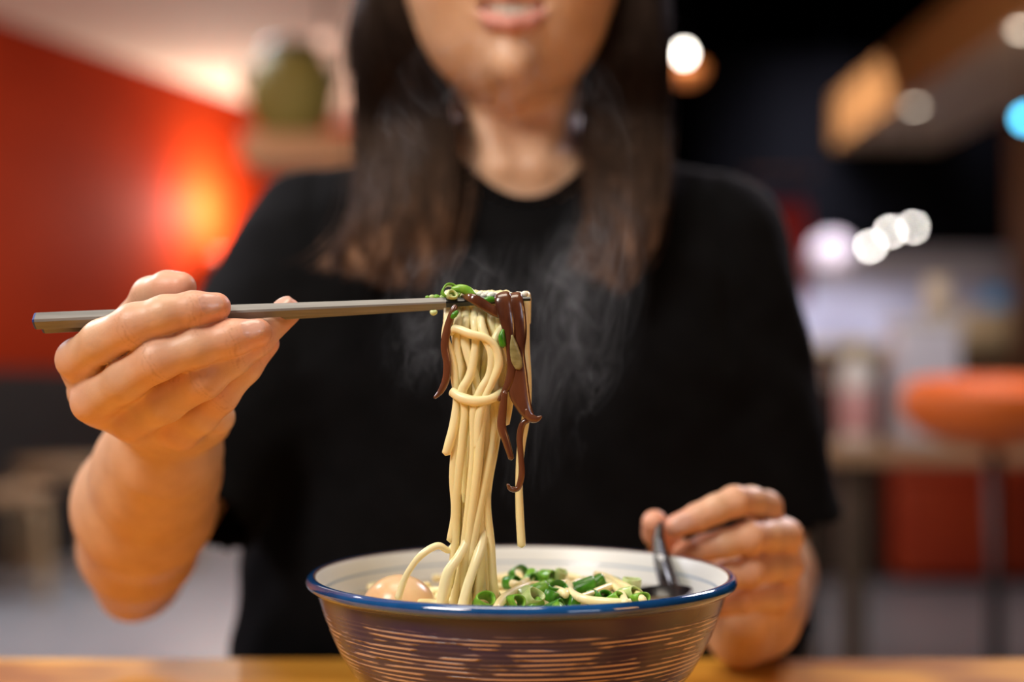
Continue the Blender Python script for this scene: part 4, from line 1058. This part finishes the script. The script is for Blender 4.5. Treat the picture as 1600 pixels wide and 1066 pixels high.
# ================================================================== STEAM
def steam(name, lo, hi, density, lab, seed):
    lo = np.array(lo); hi = np.array(hi); c = (lo+hi)/2
    m = bpy.data.materials.new('steam_'+str(seed)); m.use_nodes = True; nt = m.node_tree; nt.nodes.clear()
    outn = nt.nodes.new('ShaderNodeOutputMaterial'); vs = nt.nodes.new('ShaderNodeVolumePrincipled'); nt.links.new(vs.outputs[0], outn.inputs['Volume'])
    vs.inputs['Color'].default_value = (.95,.95,.97,1); vs.inputs['Anisotropy'].default_value = .2
    tc = N(m, 'ShaderNodeTexCoord'); mp = N(m, 'ShaderNodeMapping'); mp.inputs['Scale'].default_value = (24,24,9); mp.inputs['Location'].default_value = (seed*3.1,seed,seed*.7)
    w = N(m, 'ShaderNodeTexNoise'); w.inputs['Scale'].default_value = 1.; w.inputs['Detail'].default_value = 2.2; w.inputs['Distortion'].default_value = 2.4
    L(m, tc, 'Object', mp, 'Vector'); L(m, mp, 0, w, 'Vector')
    a = N(m, 'ShaderNodeMath', operation='SUBTRACT'); a.inputs[1].default_value = .5; L(m, w, 'Fac', a, 0)
    b = N(m, 'ShaderNodeMath', operation='ABSOLUTE'); L(m, a, 0, b, 0)
    rg = N(m, 'ShaderNodeMapRange'); rg.inputs[1].default_value = .022; rg.inputs[2].default_value = 0; L(m, b, 0, rg, 0)
    # fade towards the edge of the plume
    sp = N(m, 'ShaderNodeTexCoord'); g = N(m, 'ShaderNodeVectorMath', operation='SUBTRACT'); g.inputs[1].default_value = (.5,.5,.5); L(m, sp, 'Generated', g, 0)
    ln = N(m, 'ShaderNodeVectorMath', operation='LENGTH'); L(m, g, 0, ln, 0)
    fd = N(m, 'ShaderNodeMapRange'); fd.inputs[1].default_value = .52; fd.inputs[2].default_value = .25; L(m, ln, 'Value', fd, 0)
    n2 = N(m, 'ShaderNodeTexNoise'); n2.inputs['Scale'].default_value = 9; L(m, tc, 'Object', n2, 'Vector')
    pr = N(m, 'ShaderNodeMapRange'); pr.inputs[1].default_value = .45; pr.inputs[2].default_value = .68; L(m, n2, 'Fac', pr, 0)
    ad = N(m, 'ShaderNodeMath', operation='MULTIPLY_ADD'); ad.inputs[1].default_value = 1.; ad.inputs[2].default_value = .03; L(m, rg, 0, ad, 0)
    q = N(m, 'ShaderNodeMath', operation='MULTIPLY'); L(m, ad, 0, q, 0); L(m, fd, 0, q, 1)
    q2 = N(m, 'ShaderNodeMath', operation='MULTIPLY'); L(m, q, 0, q2, 0); L(m, pr, 0, q2, 1)
    q3 = N(m, 'ShaderNodeMath', operation='MULTIPLY'); q3.inputs[1].default_value = density; L(m, q2, 0, q3, 0); nt.links.new(q3.outputs[0], vs.inputs['Density'])
    o = part(name, ball(c, .5, 32, 20, sx=hi[0]-lo[0], sy=hi[1]-lo[1], sz=hi[2]-lo[2]), m); tag(o, lab, 'steam'); o['kind'] = 'stuff'; return o
if STEAM:
    steam('steam', (-.080,.640,.86), (.072,.765,1.115), 26., 'thin wisps of steam rising from the hot noodles', 1)

# ================================================================== LIGHT
def area(name, loc, target, size, power, color, spread=None, shape='RECTANGLE', sy=None):
    l = bpy.data.lights.new(name, 'AREA'); l.energy = power; l.color = color; l.shape = shape; l.size = size; l.size_y = sy or size
    if spread: l.spread = spread
    o = bpy.data.objects.new(name, l); COL.objects.link(o); o.location = loc
    o.rotation_euler = (Vector(target)-Vector(loc)).to_track_quat('-Z','Y').to_euler(); return o
def point(name, loc, power, color, r=.05):
    l = bpy.data.lights.new(name, 'POINT'); l.energy = power; l.color = color; l.shadow_soft_size = r
    o = bpy.data.objects.new(name, l); COL.objects.link(o); o.location = loc; return o
area('key_light', (-.85,-.15,1.95), (-.05,.72,.90), .5, 21, (1,.93,.86))  # unseen key light high on the left, not a window
area('panel_light', (.75,-.55,1.45), (.1,.8,.85), .42, 2.0, (.80,.86,1), sy=.28)
area('left_back_light', (-1.5,1.7,2.1), (-.15,.95,1.0), .5, 24, (.92,.90,1))
area('right_back_light', (1.35,2.5,2.3), (.12,1.0,1.05), .5, 20, (.92,.82,1))
area('warm_fill', (.50,.28,1.08), (.0,.75,.84), .14, .55, (1,.50,.16))  # added warm fill from the low right, no lamp stands here
area('table_spot', (-.15,.62,1.85), (-.15,.62,.75), .5, 7.0, (1,.88,.72))
def spot(name, loc, target, power, color, ang, r=.03):
    l = bpy.data.lights.new(name, 'SPOT'); l.energy = power; l.color = color; l.spot_size = ang; l.spot_blend = 1; l.shadow_soft_size = r
    o = bpy.data.objects.new(name, l); COL.objects.link(o); o.location = loc
    o.rotation_euler = (Vector(target)-Vector(loc)).to_track_quat('-Z','Y').to_euler(); return o
sl0 = s0+np.array((0,0,.07))+wn3*.12
point('sconce_lamp_light', tuple(s0+np.array((0,0,.30))+wn3*.115), 66, (1,.88,.74), .05)
area('ceiling_uplight', (-1.9,2.6,1.4), (-1.0,7.0,2.6), 1.0, 20, (1,.64,.45))  # unseen uplight for the cream ceiling, no cove is built
area('wall_wash', (-1.2,4.3,2.45), (-2.6,5.6,1.2), .5, 1.5, (1,.72,.5))
area('floor_light', (-1.3,4.9,2.45), (-1.6,5.2,0), .8, 52, (.84,.92,1))
point('jar_light', (-1.25,3.6,2.15), 3.0, (1,.88,.75), .25)
area('kitchen_light', (2.2,8.5,2.9), (2.5,10.1,1.35), 1.2, 95, (.86,.86,1), spread=1.3)
area('kitchen_floor_light', (1.6,6.2,3.6), (1.0,4.6,0), 1.0, 2, (.75,.80,1))
point('side_table_light', (.90,2.50,1.95), 25, (1,.86,.76), .12)
point('bench_light', (1.6,5.3,1.6), 3, (1,.6,.4), .1)
area('beam_fill', (1.9,4.8,1.7), (2.5,9.5,2.5), .8, 10, (1,.74,.50), spread=1.6)  # unseen light added in mid-air to brighten the beam boards
w = bpy.data.worlds.new('room_air'); sc.world = w; w.use_nodes = True
w.node_tree.nodes['Background'].inputs[0].default_value = (1,.78,.62,1); w.node_tree.nodes['Background'].inputs[1].default_value = .006

# ================================================================== CAMERA
cam = bpy.data.cameras.new('camera'); co = bpy.data.objects.new('camera', cam); COL.objects.link(co); sc.camera = co
co.location = (0,0,CZ); co.rotation_euler = (math.pi/2+TILT,0,0)
cam.sensor_width = 36; cam.lens = F*36/1600; cam.clip_start = .02; cam.clip_end = 60
cam.dof.use_dof = True; cam.dof.focus_distance = .610; cam.dof.aperture_fstop = 2.9; cam.dof.aperture_blades = 0
vs = sc.view_settings; vs.view_transform = 'Standard'; vs.look = 'None'; vs.gamma = 1; vs.exposure = -0.12; vs.use_curve_mapping = False
sc.cycles.use_denoising = True; sc.cycles.max_bounces = 8; sc.cycles.volume_bounces = 0; sc.cycles.sample_clamp_indirect = 4
sc.cycles.volume_step_rate = 1.0; sc.cycles.volume_max_steps = 128
